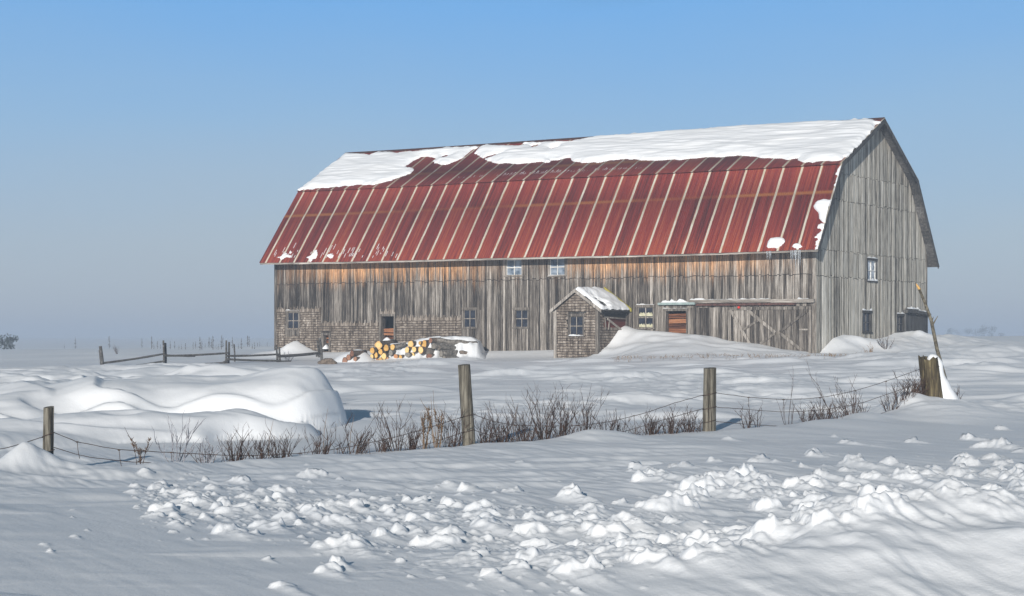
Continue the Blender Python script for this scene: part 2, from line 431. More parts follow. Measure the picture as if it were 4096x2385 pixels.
def terrain(X, Y):
    z = base_height(X, Y)
    near = 1 - sstep(140, 260, Y)
    # --- long wind drifts in the field
    wx, wy = 0.45, -0.89                            # wind blows away from the barn, to the right and towards the road
    al = X * wx + Y * wy; ac = X * wy - Y * wx
    mid = sstep(35, 42, Y) * (1 - sstep(78, 86, Y))
    z += mid * 0.13 * fbm(X / 6.5, Y / 2.6, 3, 3)
    z += mid * 0.17 * np.clip(fbm(X / 3.4 + 9, Y / 1.7, 23, 3) - .1, 0, 1)
    z += mid * 0.055 * sstep(-.05, .5, fbm(X / 5 + 3, Y / 7, 25, 2)) * np.abs(fbm(X / .6, Y / .42, 27, 3))
    z += near * sstep(88, 100, Y) * 0.11 * fbm(X / 9.0, Y / 5.0, 5, 3)
    # --- the great dunes on the left
    wX = X + 0.45 * fbm(X / 3.2, Y / 3.2, 31, 2); wY = Y + 0.60 * fbm(X / 3.0, Y / 3.4, 37, 2)
    D = dune(wX, wY, -4.85, 36.6, -9.2, 37.8, 1.12, 3.0, 0.6, 1.4)
    D = np.maximum(D, dune(wX, wY, -4.9, 34.5, -7.4, 33.4, 0.50, 2.3, 0.7, 1.3))
    D = np.maximum(D, dune(wX, wY, -5.35, 42.0, -11.5, 42.4, 0.78, 2.5, 0.62, 1.3))
    D = np.maximum(D, dune(wX, wY, -8.4, 36.2, -12.4, 35.2, 0.66, 2.4, 0.75))
    D = np.maximum(D, dune(wX, wY, -8.6, 32.4, -11.0, 30.6, 0.28, 2.6, 1.0))
    D = np.maximum(D, dune(wX, wY, -6.9, 49.0, -14.0, 50.5, 0.16, 3.0, 0.8, 2.0))
    D = np.maximum(D, dune(wX, wY, -10.6, 47.5, -15.0, 45.0, 0.55, 2.8, 0.8))
    D = np.maximum(D, dune(wX, wY, -12.2, 41.5, -17.0, 39.5, 0.52, 2.9, 0.8))
    D = np.maximum(D, dune(wX, wY, -9.5, 59.0, -17.5, 61.0, 0.28, 3.4, 0.9))
    D = np.maximum(D, dune(wX, wY, -14.0, 66.0, -22.0, 68.0, 0.22, 4.0, 1.0))
    D = np.maximum(D, dune(wX, wY, -16.5, 53.0, -22.0, 50.0, 0.34, 3.4, 0.9))
    body = sstep(0.05, 0.35, D)
    D = D * (1 + 0.22 * fbm(X / 2.8 + 4, Y / 2.6, 41, 2))
    ph = D / 0.42 + 1.2 * fbm(X / 3.6, Y / 3.0, 43, 2) + 0.22 * X
    saw = ph - np.floor(ph)
    D += body * 0.10 * (sstep(0.0, 0.78, saw) - sstep(0.78, 1.0, saw) - 0.5)       # layers cut by the wind
    D -= body * 0.26 * np.exp(-(((X + 4.35) / 0.55) ** 2 + ((Y - 34.75) / 0.9) ** 2))       # scoop under the nose
    D -= body * 0.42 * np.exp(-(((X + 6.5 + .3 * (Y - 35)) / 0.7) ** 2 + ((Y - 35.0) / 1.0) ** 2)) + body * 0.34 * np.exp(-(((X + 8.3) / 0.8) ** 2 + ((Y - 34.6) / 0.8) ** 2)) + body * 0.34 * np.exp(-(((X + 5.9) / 0.8) ** 2 + ((Y - 40.6) / 0.9) ** 2))
    D += body * 0.012 * fbm(X / .5, Y / .25, 45, 2)
    z += D
    # hollow behind the nose of the big dune
    z -= 0.22 * np.exp(-(((X + 2.3) / 0.9) ** 2 + ((Y - 33.8) / 1.7) ** 2))
    # --- drift along the wire fence
    fd, fa = fence_dist(X, Y)
    z -= (0.05 + 0.15 * sstep(3.5, -5.5, X)) * np.exp(-(fd / 4.5) ** 2) * (np.abs(Y - 30) < 18)
    crest = 0.06 + 0.08 * vnoise(fa / 2.1, fa * 0, 51) + 0.03 * vnoise(fa / 0.7, fa * 0, 53)
    off = fd + 0.75 + 0.35 * vnoise(fa / 1.4, fa * 0, 57)
    z += crest * np.where(off > 0, np.exp(-(off / 0.55) ** 2), np.exp(-(off / 2.0) ** 2)) * (np.abs(Y - 33) < 20)
    z += 0.42 * np.exp(-(((X + 6.62) / 0.42) ** 2 + ((Y - 25.35) / 0.62) ** 2) ** 0.8)     # mound at the left post
    z += 0.10 * np.exp(-(((X + 5.0) / 0.6) ** 2 + ((Y - 26.2) / 0.8) ** 2))
    z += 0.30 * np.exp(-(((X - 9.0) / 1.25) ** 2 + ((Y - 39.3) / 1.9) ** 2))               # mound at the broken post
    z += 0.26 * np.exp(-(((X - 8.35) / 0.42) ** 2 + ((Y - 39.7) / 0.6) ** 2))
    z += 0.16 * np.exp(-(((X - 7.0) / 0.5) ** 2 + ((Y - 37.4) / 0.9) ** 2))
    z += 0.12 * np.exp(-(((X - 1.4) / 0.6) ** 2 + ((Y - 31.8) / 0.9) ** 2))
    # --- wind ripples in the foreground
    fg = 1 - sstep(26, 36, Y)
    band = np.clip(fbm(X / 4 + 2, Y / 3, 61, 2) + 0.35, 0, 1)
    z += fg * 0.05 * fbm(X / 3.0 + 1, Y / 3.4, 65, 2)
    rip = fg * band * 0.020 * fbm(ac / 0.28, al / 1.6, 71, 3) + fg * 0.007 * fbm(ac / 0.13, al / 1.1, 73, 2)
    z += rip
    trn = fg * (0.25 + 0.75 * sstep(-.3, .4, fbm(X / 5 + 7, Y / 4, 67, 2)))
    z += trn * (0.042 * fbm((X + .5 * Y) / 2.4, Y / 1.0, 69, 3) + 0.05 * np.clip(fbm((X + .5 * Y) / 1.8 + 5, Y / .9, 70, 2) - .25, 0, 1))
    # --- bank thrown up by the plough, nearest the camera on the right
    ctr = 13.2 + 0.25 * (X - 0.5) + 0.22 * vnoise(X / 0.6, X * 0, 81)
    hb = 0.38 * sstep(0.2, 3.2, X) + 0.07 * sstep(-1.2, 0.4, X)
    d = Y - ctr
    bank = hb * np.where(d > 0, np.exp(-(d / 0.75) ** 2), np.exp(-(d / 1.7) ** 2))
    bank *= 1 + 0.20 * fbm(X / 0.7, Y / 0.7, 83, 3)
    rough = np.exp(-((d - 0.1) / 0.55) ** 2) * sstep(-1.6, 0.3, X)
    z += bank + rough * 0.03 * np.abs(fbm(X / 0.16, Y / 0.2, 87, 3))
    # smooth hard pan in the left foreground, a little higher, with a soft edge
    pan = sstep(0.2, -1.2, X + 0.28 * (Y - 13)) * (1 - sstep(19, 24, Y - 0.35 * (X + 6)))
    z += 0.06 * pan - 0.75 * pan * (rip + trn * 0.042 * fbm((X + .5 * Y) / 2.4, Y / 1.0, 69, 3) + 0.03 * fg * fbm(X / 3.0 + 1, Y / 3.4, 65, 2))
    # --- drifts against the barn
    s, t = w2b(X, Y)
    sc_ = np.clip(s, SW, SFAR)
    r = np.hypot(np.maximum(TW - t, 0), s - sc_)
    zw = np.interp(sc_, fs_, fz_)
    sp = s_on(2507, TW)
    rw = np.where(s < sp + 0.3, 1.9 + 2.6 * sstep(0.2, 4.5, sp - s), 1.5)
    zfr = z + (np.maximum(zw - z, -0.3)) * np.exp(-(r / rw) ** 2) * np.exp(-np.maximum(t - TW, 0) / 1.2) * (1 + 0.10 * fbm(X / 1.2, Y / 1.0, 91, 2) * sstep(0.2, 1.0, r))
    tc = np.clip(t, TW, TFAR)
    r2 = np.hypot(np.maximum(SW - s, 0) + 3 * np.maximum(s - SW - .3, 0), t - tc)
    zg = np.interp(tc, gt_, gz_)
    rg = 1.1 + 2.6 * sstep(3, 8, tc)
    zgr = z + np.maximum(zg - z, 0) * np.exp(-(r2 / rg) ** 2) * (1 + 0.16 * fbm(X / .8, Y / .9, 93, 3) * sstep(0.1, 0.8, r2))
    inr = (s > -14) & (s < L + 6) & (t > -12) & (t < 24)
    z = np.where(inr, np.where((zw < z) & (t < TW + .3) & (s > SW - .3) & (r < 3), zfr, np.maximum(np.maximum(zfr, zgr), z)), z)
    # wind terraces on the long drift
    ter = inr * np.exp(-((r - 2.6) / 1.6) ** 2) * (s < sp)
    z += ter * 0.07 * fbm(s / 3.0, r / 0.8, 95, 2)
    # --- drift ridges right of the barn
    z += dune(X, Y, 20.2, 79.0, 15.5, 75.5, 0.42, 2.6, 1.2, 2.0) + dune(X, Y, 26.0, 84.0, 21.5, 76.5, 0.32, 3.2, 1.3)
    z += 0.18 * np.exp(-((X - 18) / 3.5) ** 2 - ((Y - 70) / 1.5) ** 2)
    return z

def geo(a, b, r):
    n = int(math.log(b / a) / math.log(1 + r)); return list(a * (b / a) ** (np.arange(n) / n))
rows = np.array(geo(2.0, 9.5, 0.03) + geo(9.5, 23, 0.0016) + geo(23, 48, 0.0024) + geo(48, 78, 0.003) + geo(78, 104, 0.0022) + geo(104, 200, 0.008) + geo(200, 4200, 0.03) + [4200.0])
cols = np.concatenate([-np.array(geo(0.335, 3.0, 0.06))[::-1][:-1] if False else -np.geomspace(3.0, 0.335, 34)[:-1], np.linspace(-0.335, 0.335, 1120), np.geomspace(0.335, 3.0, 34)[1:]])
GY = np.repeat(rows[:, None], len(cols), 1)
GX = cols[None, :] * GY
GZ = terrain(GX, GY)

CL = np.zeros_like(GZ)
# snow clods with wind tails -----------------------------------------
def clod(X0, Y0, h, r, tail, seed):
    R = r * 1.6 + tail
    i0, i1 = np.searchsorted(rows, [Y0 - R, Y0 + r * 2]); 
    if i1 <= i0: return
    a0 = (X0 - r * 2) / Y0; a1 = (X0 + R) / Y0
    j0, j1 = np.searchsorted(cols, [a0 - 0.02, a1 + 0.02])
    X = GX[i0:i1, j0:j1]; Y = GY[i0:i1, j0:j1]
    u = (X - X0) * 0.42 + (Y - Y0) * -0.91         # down wind
    v = (X - X0) * 0.91 + (Y - Y0) * 0.42
    an = np.arctan2(Y - Y0, X - X0)
    rr = r * (1 + 0.22 * np.sin(an * 2 + seed) + 0.16 * np.sin(an * 3 + seed * 2.3) + 0.08 * np.sin(an * 7 + seed * 5))
    d = np.hypot(X - X0, Y - Y0) / rr
    head = np.clip(1 - d ** 3, 0, 1) ** 0.5 * (0.8 + 0.3 * np.cos(an - seed * 3.1) * np.clip(d, 0, 1))
    uu = np.clip(u / max(tail, 1e-3), 0, 1)
    wt = r * (0.85 - 0.35 * uu)
    tl = 0.62 * (1 - uu) ** 1.3 * np.exp(-(v / wt) ** 2) * sstep(-0.6 * r, 0.2 * r, u)
    CL[i0:i1, j0:j1] = np.maximum(CL[i0:i1, j0:j1], h * np.maximum(head, tl))
def zone(n, poly_fn, hmin, hmax, pw=2.5):
    k = 0
    while k < n:
        x, y = poly_fn()
        if not -40 < x < 2560: continue
        D = 4600 * 1.66 / (y - 832)
        X = (x - 1260) / 4600 * D
        q = random.random() ** pw
        h = hmin + (hmax - hmin) * q
        clod(X, D, h, h * random.uniform(0.8, 2.0), h * random.uniform(4.0, 12.0), random.uniform(0, 6))
        k += 1
def zA():
    x = random.uniform(330, 1700); c = 1255 + 0.085 * (x - 800)
    return x, random.gauss(c, 42)
def zB():
    x = random.triangular(1250, 2560, 2500); c = 1190 - 0.06 * (x - 1900)
    return x, c + random.gauss(0, 45)
def zC():
    x = random.triangular(1050, 2540, 2300); c = 1440 - 0.085 * (x - 1150)
    return x, c + random.gauss(0, 24)
def zD():
    return random.uniform(700, 1750), random.uniform(1290, 1440)
def zE():
    return random.uniform(100, 2500), random.uniform(1110, 1420)
zone(560, zA, 0.008, 0.10, 3.0); zone(170, zB, 0.012, 0.15, 2.4); zone(210, zC, 0.01, 0.095, 2.8)
zone(2600, zA, 0.004, 0.024, 1.5); zone(800, zC, 0.004, 0.02, 1.5); zone(500, zB, 0.005, 0.022, 1.5)
zone(60, zD, 0.01, 0.08, 2.8); zone(110, zE, 0.005, 0.035, 2.8)
for (x, y, h, tl) in [(1745, 1290, .09, .7), (1500, 1320, .13, .9), (1560, 1312, .09, 1.0), (1695, 1235, .08, .4), (2370, 1125, .16, .5), (2290, 1165, .12, .8), (2150, 1180, .10, .8), (2090, 1160, .10, 1.1), (2440, 1160, .15, .6),
                    (1150, 1195, .10, .4), (960, 1250, .10, .4), (1110, 1232, .11, .5), (430, 1300, .06, .5), (700, 1460, .06, .7), (1270, 1350, .09, .4), (1410, 1435, .12, .5), (2450, 1225, .13, .9), (2510, 1195, .13, .9),
                    (2085, 1085, .10, 1.2), (1790, 1075, .08, .5), (1280, 1130, .05, .4), (185, 1330, .03, .2), (110, 1350, .03, .15), (1100, 1010, .0, 1)]:
    D = 4600 * 1.66 / (y - 832); clod((x - 1260) / 4600 * D, D, h * .75, h * 1.25, tl * 1.5, x * 0.01)

CL *= (1 + 0.22 * fbm(GX / 0.09, GY / 0.11, 101, 2)) * (1.2 - 0.55 * np.abs(fbm(GX / 0.12, GY / 0.14, 103, 2)))
GZ += CL
def ground(x, y):
    a = x / y
    i = int(np.clip(np.searchsorted(rows, y) - 1, 0, len(rows) - 2)); j = int(np.clip(np.searchsorted(cols, a) - 1, 0, len(cols) - 2))
    p = (y - rows[i]) / (rows[i + 1] - rows[i]); q = (a - cols[j]) / (cols[j + 1] - cols[j])
    return float(GZ[i, j] * (1 - p) * (1 - q) + GZ[i + 1, j] * p * (1 - q) + GZ[i, j + 1] * (1 - p) * q + GZ[i + 1, j + 1] * p * q)

def grid_mesh(name, X, Y, Z, mat, mask=None):
    nr, nc = X.shape
    me = bpy.data.meshes.new(name)
    idx = np.arange(nr * nc).reshape(nr, nc)
    quads = np.stack([idx[:-1, :-1], idx[:-1, 1:], idx[1:, 1:], idx[1:, :-1]], -1)
    if mask is not None: quads = quads[mask]
    quads = quads.reshape(-1, 4)
    used = np.unique(quads); remap = np.zeros(nr * nc, np.int64); remap[used] = np.arange(len(used))
    co = np.stack([X.ravel(), Y.ravel(), Z.ravel()], -1)[used].astype(np.float32)
    q = remap[quads].astype(np.int32)
    me.vertices.add(len(co)); me.vertices.foreach_set('co', co.ravel())
    me.loops.add(q.size); me.loops.foreach_set('vertex_index', q.ravel())
    me.polygons.add(len(q)); me.polygons.foreach_set('loop_start', np.arange(0, q.size, 4, dtype=np.int32))
    me.polygons.foreach_set('use_smooth', np.ones(len(q), bool))
    me.materials.append(mat); me.update(calc_edges=True); me.validate()
    o = bpy.data.objects.new(name, me); col.objects.link(o)
    return o
tag(grid_mesh('snow_ground', GX, GY, GZ, M['snow']), 'wind carved snow field with drifts and clods in front of the barn', 'snow', kind='structure')

# ------------------------------------------------------------------ barn
ROT = -(math.pi / 2 - TH)
barn = empty('barn', b2w(0, 0, -LZ), ROT)
tag(barn, 'long weathered gambrel barn with rusty red metal roof standing in snow', 'barn')
def FR(u, z, o): return (-u, TW - o, z + LZ)
def GR(u, z, o): return (-SW + o, u, z + LZ)

prof0 = [(0.0, 3.97), (2.83, 7.98), (8.22, 10.56), (12.91, 7.90), (16.0, 3.69)]
profL = [(0.06, 4.06), (3.36, 8.07), (7.63, 10.50), (12.6, 8.0), (15.9, 3.9)]
def rp(i, s):
    k = s / L
    t = prof0[i][0] * (1 - k) + profL[i][0] * k
    z = prof0[i][1] * (1 - k) + profL[i][1] * k
    sag = (-0.07 if i == 0 else -0.03) * math.sin(math.pi * min(max(k, 0), 1)) - 0.02 * math.sin(k * 9.0)
    return t, z + sag
def slope_pt(i, s, v):
    a = rp(i, s); b = rp(i + 1, s)
    return (-s, a[0] + (b[0] - a[0]) * v, a[1] + (b[1] - a[1]) * v + LZ)
def slope_normal(i, s):
    a = rp(i, s); b = rp(i + 1, s)
    dt, dz = b[0] - a[0], b[1] - a[1]; ln = math.hypot(dt, dz)
    return (0, -dz / ln, dt / ln)
def roof_z(t, s):
    for i in range(4):
        a = rp(i, s); b = rp(i + 1, s)
        if a[0] <= t <= b[0]: return a[1] + (b[1] - a[1]) * (t - a[0]) / (b[0] - a[0])
    return rp(0, s)[1]

def openings_px(lst, fn):
    r = []
    for (x0, y0, x1, y1) in lst:
        a = fn(x0, (y0 + y1) / 2); b = fn(x1, (y0 + y1) / 2)
        xm = (x0 + x1) / 2
        r.append((min(a[0], b[0]), max(a[0], b[0]), fn(xm, y1)[1], fn(xm, y0)[1]))
    return r
WIN_F = openings_px([(2021, 1034, 2093, 1106), (2194, 1029, 2265, 1106), (1145, 1244, 1200, 1320), (1849, 1233, 1909, 1314), (2055, 1233, 2118, 1314), (2546, 1222, 2619, 1316)], fw)
DOOR_F = openings_px([(1518, 1258, 1583, 1425), (1288, 1334, 1323, 1412), (2657, 1236, 2754, 1405)], fw)
WIN_G = openings_px([(3465, 1036, 3505, 1128), (3447, 1245, 3484, 1333), (3584, 1258, 3614, 1330)], gw)
def shrink(o, m=0.07): return (o[0] + m, o[1] - m, o[2] + m, o[3] - m)
OPEN_F = [shrink(o) for o in WIN_F] + [(o[0] + .08, o[1] - .08, o[2], o[3] - .08) for o in DOOR_F]
OPEN_G = [shrink(o, 0.05) for o in WIN_G]

def board_wall(mb, fr, u0, u1, zb, ztop, tiers, opens, wmin, wmax, seed, back=None):
    rnd = random.Random(seed)
    edges = [u0]
    while edges[-1] < u1 - wmin: edges.append(edges[-1] + rnd.uniform(wmin, wmax))
    edges[-1] = u1
    for o in opens: edges += [o[0], o[1]]
    edges = sorted(e for e in set(edges) if u0 <= e <= u1)
    ed = [edges[0]]
    for e in edges[1:]:
        if e - ed[-1] > 0.03 or e in [q for o in opens for q in o[:2]]: ed.append(e)
    for a, b in zip(ed[:-1], ed[1:]):
        if b - a < 0.008: continue
        um = (a + b) / 2; tone0 = rnd.betavariate(1.6, 1.6)
        ta, tb = ztop(a), ztop(b)
        lv = [zb] + [t + rnd.uniform(-0.05, 0.05) for t in tiers if zb < t < min(ta, tb) - 0.1] + [None]
        for k in range(len(lv) - 1):
            z0 = lv[k]; last = lv[k + 1] is None
            z1 = max(ta, tb) if last else lv[k + 1]
            segs = [(z0, z1)]
            for o in opens:
                if o[0] - 1e-4 <= um <= o[1] + 1e-4:
                    ns = []
                    for p, q in segs:
                        if o[3] <= p or o[2] >= q: ns.append((p, q)); continue
                        if o[2] > p + 0.01: ns.append((p, o[2]))
                        if o[3] < q - 0.01: ns.append((o[3], q))
                    segs = ns
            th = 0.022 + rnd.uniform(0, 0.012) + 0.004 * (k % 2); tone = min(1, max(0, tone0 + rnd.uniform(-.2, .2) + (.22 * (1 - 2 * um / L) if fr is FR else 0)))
            gap = rnd.choice([0.003, 0.006, 0.010, 0.015, 0.022])
            for p, q in segs:
                top = last and q == z1
                mb.fbox(fr, a + gap, b - gap * 0.3, p + (0.03 if p > zb else 0), (ta if top else q), 0.0, th, tone, z1b=(tb if top else q))
            if back is not None:
                for p, q in segs:
                    top = last and q == z1
                    back.fbox(fr, a, b, p, (ta if top else q), -0.05, -0.012, 0.2, z1b=(tb if top else q))

ZB = -1.4
mb, bk = MB(), MB()
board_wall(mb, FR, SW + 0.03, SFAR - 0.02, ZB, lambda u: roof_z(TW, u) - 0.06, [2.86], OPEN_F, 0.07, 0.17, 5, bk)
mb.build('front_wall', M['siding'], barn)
gm = MB()
board_wall(gm, GR, TW + 0.02, TFAR, ZB, lambda u: roof_z(u, 0) - 0.07, [2.8, 3.98, 6.35, 7.62], OPEN_G, 0.08, 0.18, 9, bk)
gm.build('gable_wall', M['gable'], barn)
# hidden walls
hb = MB()
hb.box(-SFAR, -SW - 0.06, TFAR - 0.05, TFAR, ZB + LZ, roof_z(TFAR, 15) + LZ - 0.1)
for i in range(4):
    a, b = profL[i], profL[i + 1]
    t0, t1 = max(a[0], TW + 0.06), min(b[0], TFAR - 0.06)
    z0, z1 = roof_z(t0, L), roof_z(t1, L)
    hb.hexa([(-SFAR, t0, ZB + LZ), (-SFAR + .05, t0, ZB + LZ), (-SFAR + .05, t1, ZB + LZ), (-SFAR, t1, ZB + LZ),
             (-SFAR, t0, z0 + LZ - .08), (-SFAR + .05, t0, z0 + LZ - .08), (-SFAR + .05, t1, z1 + LZ - .08), (-SFAR, t1, z1 + LZ - .08)])
hb.build('rear_walls', M['gable'], barn)
bk.build('wall_lining', M['void'], barn)  # near-black sheet added behind the boards so their gaps read as shade

# corner boards
s1 = s_on(1925, TW)
for args in [(FR, SW - 0.03, SW + 0.13, ZB, roof_z(TW, SW) - 0.06, 0.0, 0.045, 0.55), (FR, SFAR - 0.13, SFAR + 0.03, ZB, roof_z(TW, SFAR) - 0.06, 0.0, 0.05, 0.15),
             (GR, TFAR - 0.12, TFAR + 0.04, ZB, roof_z(TFAR, 0) - 0.1, 0.0, 0.05, 0.4), (FR, s1 - 0.05, s1 + 0.05, ZB, fw(1925, 1240)[1], 0.036, 0.062, 0.35)]:
    cb_ = MB(); cb_.fbox(*args); cb_.build('corner_board', M['trim'], barn)

# roof --------------------------------------------------------------
def roof_slope(name, i, mat, rows_v, amp=0.007, step=0.0245):
    ss = np.arange(-0.02, L + 0.03, step)
    mbv = []; mbf = []
    nv = len(rows_v)
    for k, s in enumerate(ss):
        n = slope_normal(i, min(max(s, 0), L))
        w = amp * math.cos(2 * math.pi * s / 0.098) + 0.02
        for v, lift in rows_v:
            p = slope_pt(i, s, v)
            mbv.append((p[0] + n[0] * (w + lift), p[1] + n[1] * (w + lift), p[2] + n[2] * (w + lift)))
    for k in range(len(ss) - 1):
        for r in range(nv - 1):
            mbf.append((k * nv + r, (k + 1) * nv + r, (k + 1) * nv + r + 1, k * nv + r + 1))
    m = MB(); m.add(mbv, mbf)
    return m.build(name, mat, barn, smooth=True)
roof_slope('metal_roofing', 0, M['roof_lo'], [(-0.012, 0), (0.645, 0.012), (0.646, 0.0), (1.004, 0.0)])
roof_slope('metal_roofing', 1, M['roof_up'], [(-0.03, 0.035), (0.305, 0.015), (0.306, 0.004), (1.0, 0.004)])
roof_slope('metal_roofing', 2, M['roof_up'], [(0.0, 0.004), (1.02, 0.02)], step=0.049)
roof_slope('metal_roofing', 3, M['roof_lo'], [(0.0, 0.0), (1.0, 0.0)], step=0.049)
dk = MB()
for i in range(4):
    nb = 7; NS = 24; ss = [L * k / NS for k in range(NS + 1)]
    for q in range(nb):
        v0, v1 = q / nb + 0.002, (q + 1) / nb - 0.002
        V = []; Fq = []
        for sv in ss:
            n = Vector(slope_normal(i, sv)); p, r = Vector(slope_pt(i, sv, v0)), Vector(slope_pt(i, sv, v1))
            V += [p - n * .06, r - n * .06, r - n * .008, p - n * .008]
        for k in range(NS):
            c = 4 * k
            for e in range(4): Fq.append((c + e, c + (e + 1) % 4, c + 4 + (e + 1) % 4, c + 4 + e))
        Fq += [(0, 1, 2, 3), (4 * NS + 3, 4 * NS + 2, 4 * NS + 1, 4 * NS)]
        dk.add(V, Fq, random.uniform(0.2, 0.8))
dk.build('roof_deck', M['dark'], barn)
rc = MB()
for (q0, q1) in [(k * L / 16, (k + 1) * L / 16) for k in range(16)]:
    a, b = Vector(slope_pt(1, q0, 1)), Vector(slope_pt(1, q1 + .03, 1))
    for i in (1, 2):
        n = Vector(slope_normal(i, q0)); v = 0.965 if i == 1 else 0.035
        p, q = Vector(slope_pt(i, q0, v)), Vector(slope_pt(i, q1 + .03, v))
        up = Vector((0, 0, 0.055))
        rc.hexa([a + up, b + up, q + n * .045, p + n * .045, a + up * 1.25, b + up * 1.25, q + n * .056, p + n * .056], random.random())
rc.build('ridge_cap', M['rustrail'], barn)
ev = MB()
for k in range(12):
    q0, q1 = k * L / 12, (k + 1) * L / 12
    a, b = rp(0, q0), rp(0, q1)
    ev.fbox(lambda u, z, o: (-u, o, z + LZ), q0 + .003, q1 - .003, a[1] - 0.125, a[1] - 0.012, 0.03, 0.06, random.uniform(0.5, 0.9), z0b=b[1] - 0.125, z1b=b[1] - 0.012)
ev.build('eave_fascia', M['trim_x'], barn)
for side in (0, 1):
    for i in range(4):
        m = MB()
        s = 0.0 if side == 0 else L
        sg = 0.03 if side == 0 else -0.03
        n = Vector(slope_normal(i, s))
        p, q = Vector(slope_pt(i, s, 0.0)), Vector(slope_pt(i, s, 1.0))
        dx = Vector((sg, 0, 0))
        # soffit edge board on each pitch of the gambrel
        m.hexa([p - n * 0.20, q - n * 0.20, q - n * 0.20 + dx, p - n * 0.20 + dx, p + n * 0.005, q + n * 0.005, q + n * 0.005 + dx, p + n * 0.005 + dx], 0.35)
        m.build('barge_board', M['dark'], barn)

# windows -----------------------------------------------------------
def window(parent, fr, o, glass, cas=0.09, tone=0.45, mh=0.5, trim=None, proud=0.05, sill=True, vbar=True, inset=-0.045, sash_mat=None):
    u0, u1, z0, z1 = o
    m = MB(); e = proud
    m.fbox(fr, u0 - 0.03, u1 + 0.03, z1 - cas, z1 + 0.03, -0.01, e + 0.02, tone)
    m.fbox(fr, u0, u0 + cas, z0 + 0.05, z1 - cas - 0.002, -0.01, e, tone * 0.9)
    m.fbox(fr, u1 - cas, u1, z0 + 0.05, z1 - cas - 0.002, -0.01, e, tone * 1.1)
    if sill: m.fbox(fr, u0 - 0.03, u1 + 0.03, z0 - 0.01, z0 + 0.048, -0.01, e + 0.035, tone)
    w = m.build('window', trim or M['trim'], parent)
    a0, a1, b0, b1 = u0 + cas, u1 - cas, z0 + 0.05, z1 - cas
    sm = MB()
    if vbar: sm.fbox(fr, (a0 + a1) / 2 - 0.018, (a0 + a1) / 2 + 0.018, b0, b1, inset + 0.002, inset + 0.04, 0.6)
    zm = b0 + (b1 - b0) * mh
    sm.fbox(fr, a0, a1, zm - 0.022, zm + 0.022, inset + 0.003, inset + 0.045, 0.6)
    for (p, q, r_, t_) in ((a0, a0 + .03, b0, b1), (a1 - .03, a1, b0, b1)): sm.fbox(fr, p, q, r_, t_, inset + 0.001, inset + 0.038, 0.5)
    sm.fbox(fr, a0 + .03, a1 - .03, b0, b0 + .03, inset + .001, inset + 0.038, 0.5); sm.fbox(fr, a0 + .03, a1 - .03, b1 - .03, b1, inset + .001, inset + .038, 0.5)
    sm.build('sash', sash_mat or trim or M['trim'], w)
    pm = MB(); pm.fbox(fr, a0, a1, b0, b1, inset - 0.012, inset, 0.5)
    pm.build('pane', glass, w)
    return w
wlab = ['upper window with pale dusty panes, left one of the pair under the eave', 'upper window with bluish panes, right one of the pair under the eave',
        'dark four-pane window set in the shingles', 'dark window where the shingles end', 'dark window with a pale crossbar left of the porch', 'window with ragged curtains right of the porch']
gl = ['glass_pale', 'glass_pale', 'glass', 'glass', 'glass', 'glass']
for o, lab, g in zip(WIN_F, wlab, gl):
    w = window(barn, FR, o, M[g], cas=0.09 if g == 'glass' else 0.075, tone=0.35 if g == 'glass' else 0.55, sash_mat=M['white_sash'] if g != 'glass' else None)
    w['label'] = lab
# ragged pale cloth inside the window right of the porch
o = WIN_F[5]
M['cloth'] = simple('yellowed_cloth', (0.42, 0.40, 0.26), 0.9, 0, 8, (0.62, 0.6, 0.45))
for (za, zb_) in ((o[2] + 0.06, o[2] + 0.26), (o[2] + 0.60, o[2] + 0.80)):
    n = 14; v = []; f = []; cu = MB()
    for i in range(n + 1):
        u = o[0] + .1 + (o[1] - o[0] - .2) * i / n
        top = za + (zb_ - za) * (0.45 + 0.55 * abs(math.sin(i * 1.3 + za * 5)))
        v += [FR(u, za, -0.052 + 0.012 * 0.6), FR(u, top, -0.040)]
    for i in range(n): f.append((2 * i, 2 * i + 2, 2 * i + 3, 2 * i + 1))
    cu.add(v, f); cu.build('curtain_scrap', M['cloth'], barn)
glab = ['narrow gable window crusted white with frost', 'narrow gable window with a dark pane and weathered frame', 'small grey-blue gable window beside the snow capped door']
for o, lab, g in zip(WIN_G, glab, ['glass_frost', 'glass', 'glass']):
    w = window(barn, GR, o, M[g], cas=0.085, tone=0.25, trim=M['dark'], sash_mat=M['white_sash'] if g == 'glass_frost' else None); w['label'] = lab

